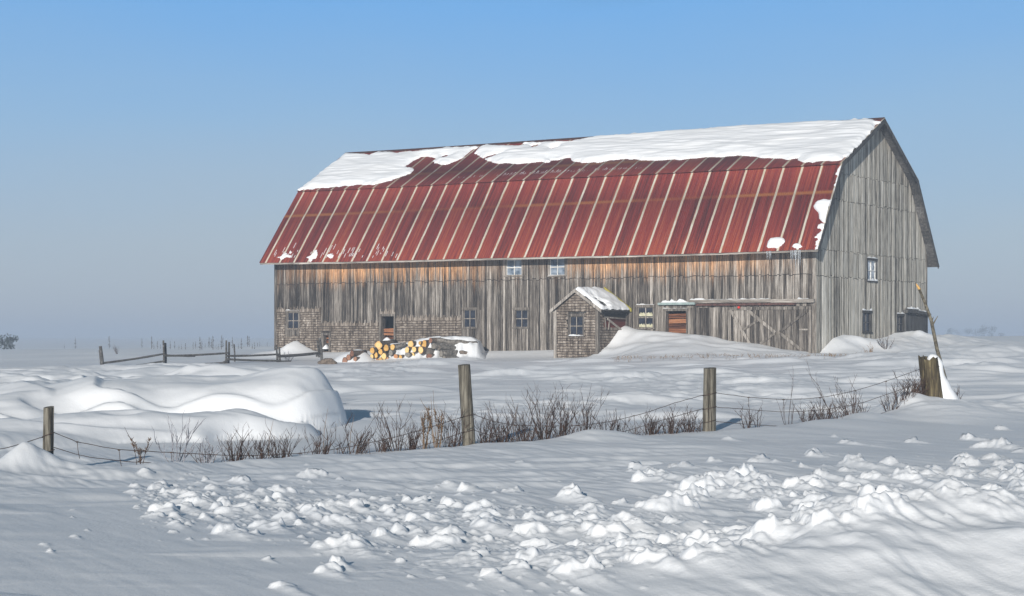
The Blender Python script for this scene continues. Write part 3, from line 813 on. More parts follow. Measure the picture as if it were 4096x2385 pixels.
# doorways ----------------------------------------------------------
def doorway(o, lab, tone=0.3):
    u0, u1, z0, z1 = o
    m = MB()
    m.fbox(FR, u0 - .02, u1 + .02, z1 - .1, z1 + .02, -0.01, 0.06, tone)
    m.fbox(FR, u0, u0 + .1, z0, z1 - .102, -0.01, 0.055, tone)
    m.fbox(FR, u1 - .1, u1, z0, z1 - .102, -0.01, 0.055, tone * 1.2)
    m.fbox(FR, u1 - .12, u1 - .09, z0, z1 - .102, -0.35, -0.012, tone)       # reveal
    d = m.build('doorway', M['trim'], barn); d['label'] = lab
    return d
dlab = ['open doorway in the shingled wall, drifted with snow behind the log pile', 'low open hatch near the rail fence', 'open doorway right of the porch with reddish boards inside']
for o, lab, (fr0, fr1) in zip(DOOR_F, dlab, [(0.42, 0.68), (0.5, 0.9), (0.42, 0.9)]):
    d = doorway(o, lab)
    im = MB(); n = 4
    lo, hi = o[2] + (o[3] - o[2]) * fr0, o[2] + (o[3] - o[2]) * fr1
    for k in range(n):
        a = lo + (hi - lo) * k / n
        sl = random.uniform(-.05, .05)
        im.fbox(FR, o[0] + .05, o[1] - .02, a + .015, a + (hi - lo) / n - .02, -0.30, -0.24 + .02 * (k % 2), random.random(), z0b=a + .015 + sl, z1b=a + (hi - lo) / n - .02 + sl)
    im.build('inner_boards', M['warmwood'], d)
    jm = MB(); jm.fbox(FR, o[0] + .02, o[1] - .02, o[2], o[2] + (o[3] - o[2]) * fr0 - .02, -0.36, -0.3, 0.5)
    jm.build('lower_boards', M['dark'], d)

# shingles ----------------------------------------------------------
def shingles(mb, fr, u0, u1, z0, z1, holes, expo=0.125, o_base=0.036, seed=1, zcut=None):
    rnd = random.Random(seed); z = z0; r = 0
    while z < z1:
        u = u0 - rnd.uniform(0, .1)
        while u < u1:
            w = rnd.uniform(0.075, 0.19)
            a, b = max(u, u0), min(u + w - 0.006, u1)
            u += w
            if b - a < 0.02: continue
            um = (a + b) / 2
            top = z + expo * 1.45
            if zcut and z + 0.02 > zcut(um): continue
            if any(h[0] - .02 < um < h[1] + .02 and z + .05 > h[2] and z < h[3] for h in holes): continue
            zz = z + rnd.uniform(-0.012, 0.012)
            ob_ = o_base + 0.022 + rnd.uniform(-.003, .006)
            tone = 0.42 + 0.5 * rnd.random() ** 1.5
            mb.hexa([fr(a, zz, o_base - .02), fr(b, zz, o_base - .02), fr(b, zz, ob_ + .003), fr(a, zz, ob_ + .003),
                     fr(a, zz + .03, o_base - .02), fr(b, zz + .03, o_base - .02), fr(b, zz + .03, ob_), fr(a, zz + .03, ob_)], 0.02)  # dark strip along the butt, painting in the shadow line between rows
            mb.hexa([fr(a, zz, o_base - .02), fr(b, zz, o_base - .02), fr(b, zz, ob_), fr(a, zz, ob_),
                     fr(a, top, o_base - .02), fr(b, top, o_base - .02), fr(b, top, o_base + .002), fr(a, top, o_base + .002)], tone)
        z += expo; r += 1
holes = list(WIN_F) + list(DOOR_F)
sA0, sA1 = s_on(1285, TW), SFAR - 0.13
sB1, sB0 = s_on(1287, TW), s_on(1517, TW)
sC1, sC0 = s_on(1585, TW), s_on(1847, TW)
zA_ = fw(1180, 1248)[1]; zB_ = fw(1400, 1304)[1]; zC_ = fw(1715, 1281)[1]
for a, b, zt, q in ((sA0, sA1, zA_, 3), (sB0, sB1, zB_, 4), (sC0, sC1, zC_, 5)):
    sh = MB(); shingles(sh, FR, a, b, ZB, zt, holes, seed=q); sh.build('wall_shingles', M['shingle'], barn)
rnd = random.Random(21)
for (a, b, zt) in ((sA0, sA1, zA_), (sB0, sB1, zB_), (sC0, sC1, zC_), (DOOR_F[0][0], DOOR_F[0][1], DOOR_F[0][3])):
    u = a; sl = MB()
    while u < b:
        w = rnd.uniform(.04, .10)
        if not any(h[0] - .04 < u + w / 2 < h[1] + .04 and zt + 0.1 < h[3] for h in WIN_F):
            hgt = rnd.uniform(.10, .30); lean = rnd.uniform(-.04, .04)
            sl.hexa([FR(u, zt - .02, .036), FR(u + w - .008, zt - .02, .036), FR(u + w - .008, zt - .02, .056), FR(u, zt - .02, .056),
                     FR(u + lean, zt + hgt, .036), FR(u + w * .6 + lean, zt + hgt + rnd.uniform(-.06, .06), .036), FR(u + w * .6 + lean, zt + hgt, .046), FR(u + lean, zt + hgt, .046)], rnd.uniform(.3, 1))
        u += w
    sl.build('broken_shingle_ends', M['shingle'], barn)
pm_ = MB()                                           # board patch below the window in the shingles
o = WIN_F[2]
for k in range(6):
    u = o[0] + (o[1] - o[0]) * k / 6
    pm_.fbox(FR, u + .005, u + (o[1] - o[0]) / 6 - .005, o[2] - .32 + random.uniform(-.05, .05), o[2] - .02, .06, .085, random.random())
pm_.build('patch_boards', M['siding'], barn)

# sliding doors and their track --------------------------------------
tz = fw(3000, 1211)[1]
sd0, sd1, sd2 = s_on(3251, TW), s_on(2919, TW), s_on(2766, TW)
zt_door = fw(3080, 1226)[1]
m = MB()
board_wall(m, lambda u, z, o: FR(u, z, o + 0.085), sd0, sd1, ZB, lambda u: zt_door, [], [], .12, .22, 31)
dr = m.build('sliding_door', M['door'], barn); dr['label'] = 'wide sliding door with crossed diagonal braces'
br = MB()
def z6(x, y): return fw(2500 + x * .31746, 1100 + y * .31746)
def brace(p, q, w=.13, tone=.75, o0=.128):
    a, b = z6(*p), z6(*q)
    A_, B_ = Vector(FR(a[0], a[1], o0 + .018)), Vector(FR(b[0], b[1], o0 + .018))
    br.bar(A_, B_, .036, w, up=(0, 0, 1), tone=tone)
for p, q, w, tn, oo in [((1345, 440), (1590, 870), .13, .9, .129), ((1570, 450), (1910, 725), .15, .85, .131), ((1695, 575), (1500, 695), .10, .6, .133), ((1905, 735), (1720, 868), .11, .6, .135),
                    ((2325, 445), (1970, 718), .11, .35, .137), ((1970, 733), (2260, 960), .14, .6, .139)]:
    brace(p, q, w, tn, oo)
br.fbox(FR, sd0, sd1, zt_door - .16, zt_door - .02, .124, .160, .55)
br.fbox(FR, sd0, sd0 + .13, ZB, zt_door - .165, .124, .158, .8)
br.fbox(FR, sd1 - .13, sd1, ZB, zt_door - .165, .124, .152, .9)
hz = z6(2280, 690)[1]
br.fbox(FR, sd0 + .14, s_on(2500 + 2210 * .31746, TW), hz - .03, hz + .04, .124, .156, .9)
br.build('brace', M['door_trim'], dr)
m = MB()
board_wall(m, lambda u, z, o: FR(u, z, o + 0.07), sd1 + 0.01, sd2, ZB, lambda u: zt_door - 0.03, [], [], .11, .2, 33)
d2 = m.build('sliding_door', M['door'], barn); d2['label'] = 'plain board sliding door beside the braced one'
tk = MB()
ta, tb = s_on(3262, TW), s_on(2763, TW)
tk.fbox(FR, ta, s_on(3090, TW), tz - .02, tz + .14, .034, .22, .6)
tk.fbox(FR, s_on(3090, TW) + .005, tb, tz, tz + .15, .034, .21, .5)
tr = tk.build('door_track', M['trim_x'], barn)
rl = MB(); rl.fbox(FR, s_on(3190, TW), s_on(2790, TW), tz - .13, tz - .03, .165, .19, .4)
rl.build('track_rail', M['rustrail'], tr)
tm = MB(); tm.fbox(FR, s_on(2787, TW), s_on(2640, TW), fw(2700, 1220)[1], fw(2700, 1211)[1], .034, .24, .5)
tm.build('tin_flashing', M['tin'], tr)
kb = MB(); c_ = z6(1460, 410)
kb.tube([FR(c_[0], c_[1], .165), FR(c_[0], c_[1], .25)], .055, 8)
kb.build('red_reflector', M['redknob'], dr)

# gable: snow capped lean door at the far corner ----------------------
g0, g1 = gw(3614, 1290)[0], TFAR - .02
zt0, zt1 = gw(3614, 1252)[1], gw(3712, 1268)[1]
m = MB(); u = g0
while u < g1 - .05:
    w = random.uniform(.16, .28); b = min(u + w, g1)
    k0 = zt0 + (zt1 - zt0) * (u - g0) / (g1 - g0); k1 = zt0 + (zt1 - zt0) * (b - g0) / (g1 - g0)
    m.fbox(GR, u + .006, b, ZB, k0, .04, .10, random.uniform(.2, .7), z1b=k1); u = b
gd = m.build('gable_door', M['dark'], barn); gd['label'] = 'dark board door under a bowed snow capped header at the far corner'
m = MB(); n = 6
for k in range(n):
    a, b = g0 - .1 + (g1 - g0 + .15) * k / n, g0 - .1 + (g1 - g0 + .15) * (k + 1) / n
    fz0 = zt0 + (zt1 - zt0) * k / n + .06 * math.sin(math.pi * k / n); fz1 = zt0 + (zt1 - zt0) * (k + 1) / n + .06 * math.sin(math.pi * (k + 1) / n)
    m.fbox(GR, a, b, fz0, fz0 + .16, .034, .26, .4, z0b=fz1, z1b=fz1 + .16)
m.build('header', M['dark'], gd)

# ------------------------------------------------------------------ porch
PW = s_on(2503, TW)                                  # right-hand wall of the porch
tp = -1.9
for _ in range(60):                                  # depth so that its front corner sits where the photo has it
    u = (2391 - CX) / F
    num = C0 - Ax * PW
    tp = -(num[0] - u * num[1]) / (Bx[0] - u * Bx[1])
pl = s_on(2221, tp)
pz0 = -1.4
pbx = (PW + pl) / 2
p_off = b2w(pbx, (tp + TW) / 2, -0.75)
porch = empty('porch', p_off, ROT)
tag(porch, 'small gabled porch clad in brown shingles with snow on its roof, built against the barn', 'porch')
POFF = (pbx, -(tp + TW) / 2, -LZ + 0.75)             # barn local -> porch local
def PF(u, z, o): return (-u, tp - o, z + LZ)
def PR(u, z, o): return (-PW + o, u, z + LZ)          # right side wall, u = t
def PLf(u, z, o): return (-pl - o, u, z + LZ)
ez = fw(2406, 1239, tp - .2)[1]; ezl = fw(2199, 1242, tp - .2)[1]; az = fw(2300, 1157, tp - .2)[1]
am = s_on(2300, tp - .2)
er, el = s_on(2406, tp - .2), s_on(2199, tp - .2)
def pz(u):
    if u < am: return ez + (az - ez) * (u - er) / (am - er)
    return az + (ezl - az) * (u - am) / (el - am)
m = MB()
wall_r = MB()
# backing
v = [PF(PW, pz0, 0), PF(pl, pz0, 0), PF(pl, pz(pl) - .05, 0), PF(am, az - .06, 0), PF(PW, pz(PW) - .05, 0)]
PWIN = (s_on(2339, tp), s_on(2273, tp), fw(2306, 1348, tp)[1], fw(2306, 1258, tp)[1])
ow = shrink(PWIN, .07)
bm_ = MB()
for a, b in ((PW, ow[0]), (ow[0], ow[1]), (ow[1], am) if ow[1] < am else (ow[1], pl), (max(ow[1], am), pl)):
    if b - a < .01: continue
    parts = [(pz0, None)] if not (a >= ow[0] - 1e-6 and b <= ow[1] + 1e-6) else [(pz0, ow[2]), (ow[3], None)]
    for z0, z1 in parts:
        for c, d in ([(a, b)] if not (a < am < b) else [(a, am), (am, b)]):
            bm_.fbox(PF, c, d, z0, pz(c) - .05 if z1 is None else z1, -.06, 0.0, .3, z1b=pz(d) - .05 if z1 is None else z1)
bm_.fbox(PR, tp + .07, TW - .01, pz0, ez - .05, -.06, 0.0, .3)
bm_.fbox(PLf, tp + .07, TW - .01, pz0, ezl - .05, -.06, 0.0, .3)
bm_.build('porch_walls', M['dark'], porch, off=POFF)
sg = MB()
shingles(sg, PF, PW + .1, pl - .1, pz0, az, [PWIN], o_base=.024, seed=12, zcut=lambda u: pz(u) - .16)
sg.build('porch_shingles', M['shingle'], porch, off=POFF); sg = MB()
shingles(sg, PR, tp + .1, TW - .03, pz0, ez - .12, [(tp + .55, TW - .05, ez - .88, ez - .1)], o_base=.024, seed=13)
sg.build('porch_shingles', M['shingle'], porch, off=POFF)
for args in [(PF, PW - .055, PW + .1, pz0, pz(PW) - .10, .0, .06, .3), (PF, pl - .1, pl + .055, pz0, pz(pl) - .10, .0, .06, .8), (PR, tp - .0, tp + .1, pz0, ez - .10, .002, .058, .35)]:
    m = MB(); m.fbox(*args); m.build('corner_board', M['trim'], porch, off=POFF)
w = window(porch, PF, PWIN, M['glass'], cas=.09, tone=.25)
w.location = POFF
# broken side: dark boards above, red boards below, loose diagonal sticks
m = MB()
for k in range(3):
    z0 = ez - .34 + k * .105
    m.fbox(PR, tp + .55, TW - .08, z0, z0 + .095, .02, .05, random.random())
m.build('side_boards', M['dark_x'], porch, off=POFF)
m = MB()
for k in range(3):
    z0 = ez - .86 + k * .165
    m.fbox(PR, tp + .55, TW - .08, z0, z0 + .155, .004, .03, random.random())
m.build('red_boards', M['redwood'], porch, off=POFF)
m = MB()
zc = ez - .36
m.bar(PR(tp + .5, zc + .02, .07), PR(TW - .25, zc - .04, .07), .05, .06, tone=.6)
m.bar(PR(tp + .75, zc - .06, .10), PR(TW - .55, zc - .62, .13), .05, .09, tone=.8)
m.bar(PR(tp + .55, zc - .02, .085), PR(tp + .62, zc - .52, .085), .04, .06, tone=.7)
m.bar(PR(tp + .95, zc - .2, .085), PR(tp + .9, zc - .56, .085), .04, .05, tone=.7)
m.build('loose_stick', M['trim'], porch, off=POFF)
# roof
def porch_slope(name, ua, za, ub, zb_, mat, th=.05):
    m = MB(); t0, t1 = tp - .22, TW - .03
    n = Vector((-(zb_ - za), 0, -(ub - ua)))
    n = Vector((-(za - zb_), 0, 0)); 
    m.hexa([(-ua, t0, za + LZ - th), (-ub, t0, zb_ + LZ - th), (-ub, t1, zb_ + LZ - th), (-ua, t1, za + LZ - th),
            (-ua, t0, za + LZ), (-ub, t0, zb_ + LZ), (-ub, t1, zb_ + LZ), (-ua, t1, za + LZ)], .4)
    return m.build(name, mat, porch, off=POFF)
porch_slope('porch_roof', am, az, er, ez, M['dark'])
porch_slope('porch_roof', el, ezl, am - .001, az, M['dark'])
for (ua, za, ub, zb_) in ((am, az, er, ez), (el, ezl, am, az)):
    m = MB(); t0 = tp - .25
    m.hexa([(-ua, t0, za + LZ - .15), (-ub, t0, zb_ + LZ - .15), (-ub, t0 + .028, zb_ + LZ - .15), (-ua, t0 + .028, za + LZ - .15),
            (-ua, t0, za + LZ + .012), (-ub, t0, zb_ + LZ + .012), (-ub, t0 + .028, zb_ + LZ + .012), (-ua, t0 + .028, za + LZ + .012)], .7)
    m.build('barge_board', M['trim'], porch, off=POFF)
m = MB()
m.hexa([(-am, TW - .16, az + LZ + .005), (-er + .05, TW - .16, ez + LZ - .07), (-er + .05, TW - .04, ez + LZ - .07), (-am, TW - .04, az + LZ + .005),
        (-am, TW - .16, az + LZ + .17), (-er + .05, TW - .16, ez + LZ + .09), (-er + .05, TW - .04, ez + LZ + .09), (-am, TW - .04, az + LZ + .17)], .5)
m.build('flashing_board', M['lichen'], porch, off=POFF)
m = MB(); m.fbox(PR, tp + .05, TW - .05, ez - .16, ez - .055, .05, .08, .3); m.build('eave_board', M['dark_x'], porch, off=POFF)

# ------------------------------------------------------------------ snow lying on roofs
def poly_dist(P, poly):
    """signed distance, positive inside"""
    x, y = P[:, 0], P[:, 1]; n = len(poly)
    ins = np.zeros(len(x), bool); best = np.full(len(x), 1e9)
    for i in range(n):
        x0, y0 = poly[i]; x1, y1 = poly[(i + 1) % n]
        c = (y0 > y) != (y1 > y)
        with np.errstate(divide='ignore', invalid='ignore'):
            xi = (x1 - x0) * (y - y0) / (y1 - y0 + 1e-12) + x0
        ins ^= c & (x < xi)
        dx, dy = x1 - x0, y1 - y0; q = np.clip(((x - x0) * dx + (y - y0) * dy) / (dx * dx + dy * dy + 1e-12), 0, 1)
        best = np.minimum(best, np.hypot(x - x0 - q * dx, y - y0 - q * dy))
    return np.where(ins, best, -best)
def slope_uv(i, x, y):                                # photo pixel -> (s, metres up the slope) on roof slope i
    s, v = L * .5, .5
    for _ in range(40):
        def pr(s, v):
            p = slope_pt(i, s, v); w = b2w(-p[0], p[1], p[2] - LZ)
            return CX + F * w[0] / w[1], HY - F * (w[2] - EYE) / w[1]
        a = pr(s, v); b = pr(s + .01, v); c = pr(s, v + .001)
        J = np.array([[(b[0] - a[0]) / .01, (c[0] - a[0]) / .001], [(b[1] - a[1]) / .01, (c[1] - a[1]) / .001]])
        d = np.linalg.solve(J, np.array([x - a[0], y - a[1]]))
        s += float(np.clip(d[0], -5, 5)); v += float(np.clip(d[1], -.5, .5))
    a, b = rp(i, min(max(s, 0), L)), rp(i + 1, min(max(s, 0), L))
    return s, v * math.hypot(b[0] - a[0], b[1] - a[1])
def snow_sheet(i, polys, T, step, name, label, edge=.22, rag=.10, rough=.018, seed=1, group=None, lift=.03, holes=()):
    P = [np.array([slope_uv(i, x, y) for x, y in pl_]) for pl_ in polys]
    H = [np.array([slope_uv(i, x, y) for x, y in h]) for h in holes]
    allp = np.concatenate(P)
    ln = math.hypot(prof0[i + 1][0] - prof0[i][0], prof0[i + 1][1] - prof0[i][1])
    s0, s1 = max(allp[:, 0].min() - .2, -.03), min(allp[:, 0].max() + .2, L + .03)
    w0, w1 = max(allp[:, 1].min() - .2, -.06), min(allp[:, 1].max() + .2, ln + .02)
    S, W = np.meshgrid(np.arange(s0, s1, step), np.arange(w0, w1, step), indexing='ij')
    q = np.stack([S.ravel(), W.ravel()], -1)
    d = np.max([poly_dist(q, p) for p in P], axis=0)
    for h in H: d = np.minimum(d, -poly_dist(q, h))
    d = d + rag * fbm(q[:, 0] / .5, q[:, 1] / .5, seed, 3) * np.clip(1 - d / .6, 0, 1)
    d = d.reshape(S.shape)
    th = T * (1 - np.exp(-np.clip(d, 0, None) / edge))
    th = th * (1 + .22 * fbm(S / 3.2, W / .9, seed + 5, 3)) + rough * fbm(S / 1.1, W / .2, seed + 9, 2) * sstep(0, .4, d)
    th = np.where(d > 0, np.maximum(th, .004) + lift, -.02)
    X = np.zeros_like(S); Y = np.zeros_like(S); Z = np.zeros_like(S)
    for k in range(S.shape[0]):
        s = float(np.clip(S[k, 0], 0, L)); n = slope_normal(i, s); a, b = rp(i, s), rp(i + 1, s); l_ = math.hypot(b[0] - a[0], b[1] - a[1])
        v = W[k] / l_
        X[k] = -S[k]; Y[k] = a[0] + (b[0] - a[0]) * v + n[1] * th[k]; Z[k] = a[1] + (b[1] - a[1]) * v + LZ + n[2] * th[k]
    msk = (d[:-1, :-1] > 0) | (d[1:, :-1] > 0) | (d[:-1, 1:] > 0) | (d[1:, 1:] > 0)
    if not msk.any(): return None
    cx_, cy_, cz_ = X[:-1, :-1][msk].mean(), Y[:-1, :-1][msk].mean(), Z[:-1, :-1][msk].mean()
    o = grid_mesh(name, X - cx_, Y - cy_, Z - cz_, M['roofsnow'], msk)
    w = b2w(-cx_, cy_, cz_ - LZ); o.location = w; o.rotation_euler = (0, 0, ROT)
    tag(o, label, 'snow', group)
    return o
def z1(x, y): return (1000 + x * .47714, 450 + y * .47714)
def z2(x, y): return (2100 + x * .47714, 430 + y * .47714)
def z3(x, y): return (3000 + x * .47720, 430 + y * .47720)
left = [z1(*p) for p in [(405, 664), (520, 650), (640, 640), (750, 634), (900, 618), (1100, 603), (1180, 578), (1290, 535), (1340, 512), (1365, 470), (1285, 466), (1350, 428), (1440, 374), (1500, 374), (1550, 392), (1535, 432), (1640, 440), (1700, 415), (1790, 385), (1850, 335), (1905, 300), (1750, 292), (1560, 312), (1350, 335), (1230, 350), (1140, 332), (1060, 345), (1010, 362), (960, 350), (805, 352), (700, 425), (550, 545)]]
right = [z1(*p) for p in [(1905, 312), (1880, 350), (1940, 380), (1960, 405), (2100, 428), (2250, 437), (2510, 418)]] + [z2(*p) for p in [(200, 446), (370, 430), (410, 455), (500, 470), (640, 468), (740, 445), (850, 437), (950, 442), (1100, 455), (1350, 436), (1500, 425), (1700, 414), (1850, 413), (2000, 430), (2150, 445), (2290, 436), (2345, 470)]] + \
        [z3(*p) for p in [(600, 466), (700, 462), (765, 452), (830, 395), (900, 350), (990, 260), (1085, 130), (1030, 105), (900, 112), (500, 126), (0, 156)]] + [z2(*p) for p in [(1700, 172), (1300, 198), (900, 232), (620, 250), (400, 290), (200, 292), (0, 305)]] + [z1(*p) for p in [(2400, 262), (2250, 285), (2100, 285), (1990, 280)]]
snow_sheet(1, [left], .17, .05, 'roof_snow', 'white snow sheet on the left end of the barn roof with a ragged edge over red metal', seed=3, rag=.13,
           holes=[[z1(*p) for p in [(1600, 375), (1640, 362), (1690, 362), (1650, 378)]]])
snow_sheet(1, [right], .20, .05, 'roof_snow', 'long thick snow sheet covering the right part of the barn upper roof', seed=8, rag=.13,
           holes=[[z2(*p) for p in [(60, 328), (90, 318), (110, 322), (80, 334)]], [z2(*p) for p in [(205, 352), (250, 338), (272, 342), (225, 356)]], [z2(*p) for p in [(375, 285), (400, 270), (490, 268), (470, 284)]], [z1(*p) for p in [(1960, 390), (2050, 352), (2110, 350), (2020, 385)]]])
snow_sheet(0, [[z3(*p) for p in [(530, 835), (570, 785), (620, 768), (690, 772), (712, 800), (690, 880), (655, 955), (615, 968), (580, 935), (565, 880)]]], .16, .045, 'roof_snow', 'round white snow patch on the right edge of the red roof slope', seed=12, edge=.12, rag=.06)
snow_sheet(0, [[z3(*p) for p in [(140, 1178), (150, 1130), (170, 1100), (230, 1088), (285, 1095), (298, 1125), (270, 1160), (225, 1182)]]], .20, .04, 'roof_snow', 'larger of two snow lumps sitting on the eave near the right corner', seed=14, edge=.12, rag=.04)
snow_sheet(0, [[z3(*p) for p in [(350, 1172), (365, 1148), (395, 1140), (430, 1150), (440, 1172), (400, 1184)]]], .13, .035, 'roof_snow', 'smaller snow lump on the eave with icicles below it', seed=15, edge=.1, rag=.04)
rk = [z3(*p) for p in [(752, 468), (815, 462), (820, 480), (785, 640), (750, 730), (715, 800), (668, 790), (700, 640), (732, 540)]]
rk2 = [z3(*p) for p in [(592, 970), (660, 960), (632, 1060), (592, 1176), (524, 1176), (552, 1080)]]
snow_sheet(0, [rk], .05, .035, 'roof_snow', 'mottled strip of crusted snow down the rake edge above the round patch', seed=16, edge=.1, rag=.24, rough=.02)
snow_sheet(0, [rk2], .05, .035, 'roof_snow', 'mottled strip of crusted snow on the rake edge beside the eave lumps', seed=17, edge=.1, rag=.26, rough=.02)
snow_sheet(0, [[z1(*p) for p in [(195, 1240), (215, 1205), (270, 1190), (340, 1180), (350, 1225), (260, 1238)]], [z1(*p) for p in [(450, 1230), (480, 1200), (520, 1190), (560, 1200), (570, 1225), (500, 1232)]], [z1(*p) for p in [(640, 1224), (650, 1205), (700, 1202), (705, 1222)]]],
           .025, .035, 'roof_snow', 'thin patchy snow along the eave at the left end of the roof', seed=19, edge=.15, rag=.30, rough=.015, lift=.02)
# snow lying in single grooves of the roofing
st = MB(); rnd = random.Random(5)
def groove(i, s, w0, w1, wid=.038):
    s = (math.floor(s / .098) + .5) * .098
    a, b = rp(i, s), rp(i + 1, s); l_ = math.hypot(b[0] - a[0], b[1] - a[1]); n = Vector(slope_normal(i, s))
    P0, P1 = Vector(slope_pt(i, s, w0 / l_)) + n * .03, Vector(slope_pt(i, s, w1 / l_)) + n * .03
    st.bar(P0, P1, wid, .02, up=n)
gl0, gl1 = slope_uv(1, *z1(1700, 570))[0], slope_uv(1, *z2(2350, 470))[0]
s = gl1
while s < gl0:
    k = (s - gl1) / (gl0 - gl1)
    if rnd.random() < .86:
        top = .25 + .75 * sstep(.12, .62, np.array(k)) * (1 - .35 * sstep(.75, 1, np.array(k)))
        if k > .85 and rnd.random() < .45: s += .098; continue
        groove(1, s, .10 + rnd.uniform(-.03, .08), .10 + float(top) * rnd.uniform(.5, 1.0), rnd.uniform(.025, .042))
    s += .098
for k in range(64):
    x = random.uniform(200, 900) if k < 46 else random.uniform(850, 1260)
    s, w0 = slope_uv(0, *z1(x, 1222 - random.random() ** 2 * 85))
    groove(0, s, max(w0, .03), max(w0, .03) + random.uniform(.08, .4), random.uniform(.014, .024))
o = st.build('snow_streaks', M['roofsnow'], None, off=(0, 0, 0))
o.location = b2w(0, 0, -LZ); o.rotation_euler = (0, 0, ROT)
tag(o, 'thin white streaks of snow lying in the grooves of the red roof', 'snow', kind='stuff')
# icicles
for grp, x0, x1_, n, ln0, ln1, lab in (('icicles below the larger lump', 152, 185, 3, .25, .5, 'thin icicle hanging from the eave below the larger snow lump'), ('icicles below the smaller lump', 352, 425, 7, .3, .95, 'thin icicle hanging from the eave below the smaller snow lump')):
    for k in range(n):
        x = x0 + (x1_ - x0) * k / max(n - 1, 1) + random.uniform(-3, 3)
        s, _ = slope_uv(0, *z3(x, 1182)); p = slope_pt(0, max(s, .02), -.012)
        h = random.uniform(ln0, ln1); m = MB()
        m.tube([(0, 0, .02), (0, 0, -h * .4), (0.004, 0, -h)], [.022, .014, .003], 6)
        o = m.build('icicle', M['ice'], None, smooth=True)
        o.location = b2w(s, p[1] - .012, p[2] - LZ); tag(o, lab, 'icicle', grp)

# snow on the porch roof ---------------------------------------------
def porch_snow(ua, za, ub, zb_, t0, t1, T, label, seed, hole=None, topshrink=.0):
    nu, nt_ = 46, 60
    U = np.linspace(0, 1, nu); TT = np.linspace(t0, t1, nt_)
    u, t = np.meshgrid(U, TT, indexing='ij')
    lu = math.hypot(ua - ub, za - zb_)
    d = np.minimum(np.minimum(u, 1 - u) * lu + .0, np.minimum(t - t0, t1 - t))
    d = np.where((1 - u) * lu < .3, np.minimum(np.minimum(1.0 - u, 9) * lu, np.minimum(t - t0, t1 - t)), np.minimum(np.minimum(t - t0, t1 - t), np.where(topshrink > 0, u * lu, (u * lu + .2))))
    d = d + .05 * fbm(u * 4, t * 3, seed, 3)
    if hole: d = np.minimum(d, np.hypot((u - hole[0]) * lu / hole[2], (t - hole[1]) / hole[3]) * .25 - .2 + .10 * fbm(u * 6, t * 5, seed + 3, 2))
    th = np.where(d > 0, T * (1 - np.exp(-np.clip(d, 0, None) / .14)) * (1 + .3 * fbm(u * 2.5, t * 1.6, seed + 7, 2)) + .008, -.03)
    sgn = 1 if ub < ua else -1
    n = np.array([sgn * (za - zb_) / lu, 0, abs(ua - ub) / lu])
    X = -(ua + (ub - ua) * u) + n[0] * th; Y = t; Z = za + (zb_ - za) * u + LZ + n[2] * th
    msk = (d[:-1, :-1] > 0) | (d[1:, :-1] > 0) | (d[:-1, 1:] > 0) | (d[1:, 1:] > 0)
    cx_, cy_, cz_ = X.mean(), Y.mean(), Z.mean()
    o = grid_mesh('roof_snow', X - cx_, Y - cy_, Z - cz_, M['roofsnow'], msk)
    o.location = b2w(-cx_, cy_, cz_ - LZ); o.rotation_euler = (0, 0, ROT)
    tag(o, label, 'snow')
porch_snow(am, az, er, ez, tp - .2, TW - .18, .17, 'thick snow blanket on the right slope of the porch roof', 61, hole=(.62, tp + .55, .55, .35))
porch_snow(am, az, el, ezl, tp - .2, TW - .1, .10, 'narrow band of snow on the left slope of the porch roof', 67)

# snow on ledges ------------------------------------------------------
def ledge_snow(fr, u0, u1, z, o0, o1, h, label, seed):
    n = max(10, int((u1 - u0) / .05)); m = MB(); v = []; f = []
    rn = random.Random(seed); pr_ = [0, .6, 1, .75, 0]
    hh = 1.0
    for i in range(n + 1):
        u = u0 + (u1 - u0) * i / n
        hh = max(.25, min(1.2, hh + rn.uniform(-.35, .35))) if 0 < i < n else .2
        for k in range(5):
            v.append(fr(u, z + .004 + h * hh * pr_[k] * rn.uniform(.85, 1.1), o0 + (o1 - o0) * k / 4))
    for i in range(n):
        for k in range(4): f.append((i * 5 + k, (i + 1) * 5 + k, (i + 1) * 5 + k + 1, i * 5 + k + 1))
    c = v[len(v) // 2]; m.add([(p[0] - c[0], p[1] - c[1], p[2] - c[2]) for p in v], f)
    o = m.build('ledge_snow', M['roofsnow'], None, smooth=True)
    o.location = b2w(-c[0], c[1], c[2] - LZ); o.rotation_euler = (0, 0, ROT); tag(o, label, 'snow', 'snow on ledges of the barn')
ledge_snow(FR, s_on(3090, TW), tb - .03, tz + .15, .04, .2, .07, 'snow line on the left half of the sliding door track', 1)
ledge_snow(FR, s_on(3240, TW), s_on(3195, TW), tz + .14, .04, .2, .09, 'short snow line at the right end of the sliding door track', 2)
ledge_snow(FR, s_on(2760, TW), s_on(2652, TW), fw(2700, 1211)[1], .04, .2, .14, 'snow strip on the grey tin flashing above the doorway', 3)
ledge_snow(FR, DOOR_F[2][0], DOOR_F[2][1] + .05, DOOR_F[2][3] + .02, .0, .055, .035, 'thin snow on the head of the doorway right of the porch', 4)
for o, lab, sd in ((WIN_F[2], 'thin snow on the head of the window in the shingles', 5), (WIN_F[5], 'thin snow on the head of the window right of the porch', 6)):
    ledge_snow(FR, o[0], o[1], o[3] + .03, .0, .065, .045, lab, sd)
ledge_snow(FR, *[WIN_F[1][k] for k in (0, 1)], WIN_F[1][2] + .048, .0, .08, .03, 'thin snow on the sill of the upper right window', 7)
ledge_snow(PF, PWIN[0] + .05, PWIN[1] - .05, PWIN[2] + .048, .0, .08, .08, 'snow on the sill of the porch window', 8)
for o, lab, sd in ((WIN_G[0], 'snow tuft on the head of the upper gable window', 9), (WIN_G[1], 'snow tuft on the head of the lower gable window', 10), (WIN_G[2], 'snow on the head of the small grey-blue gable window', 11)):
    ledge_snow(GR, o[0] - .02, o[1] + .02, o[3] + .03, .0, .065, .13, lab, sd)
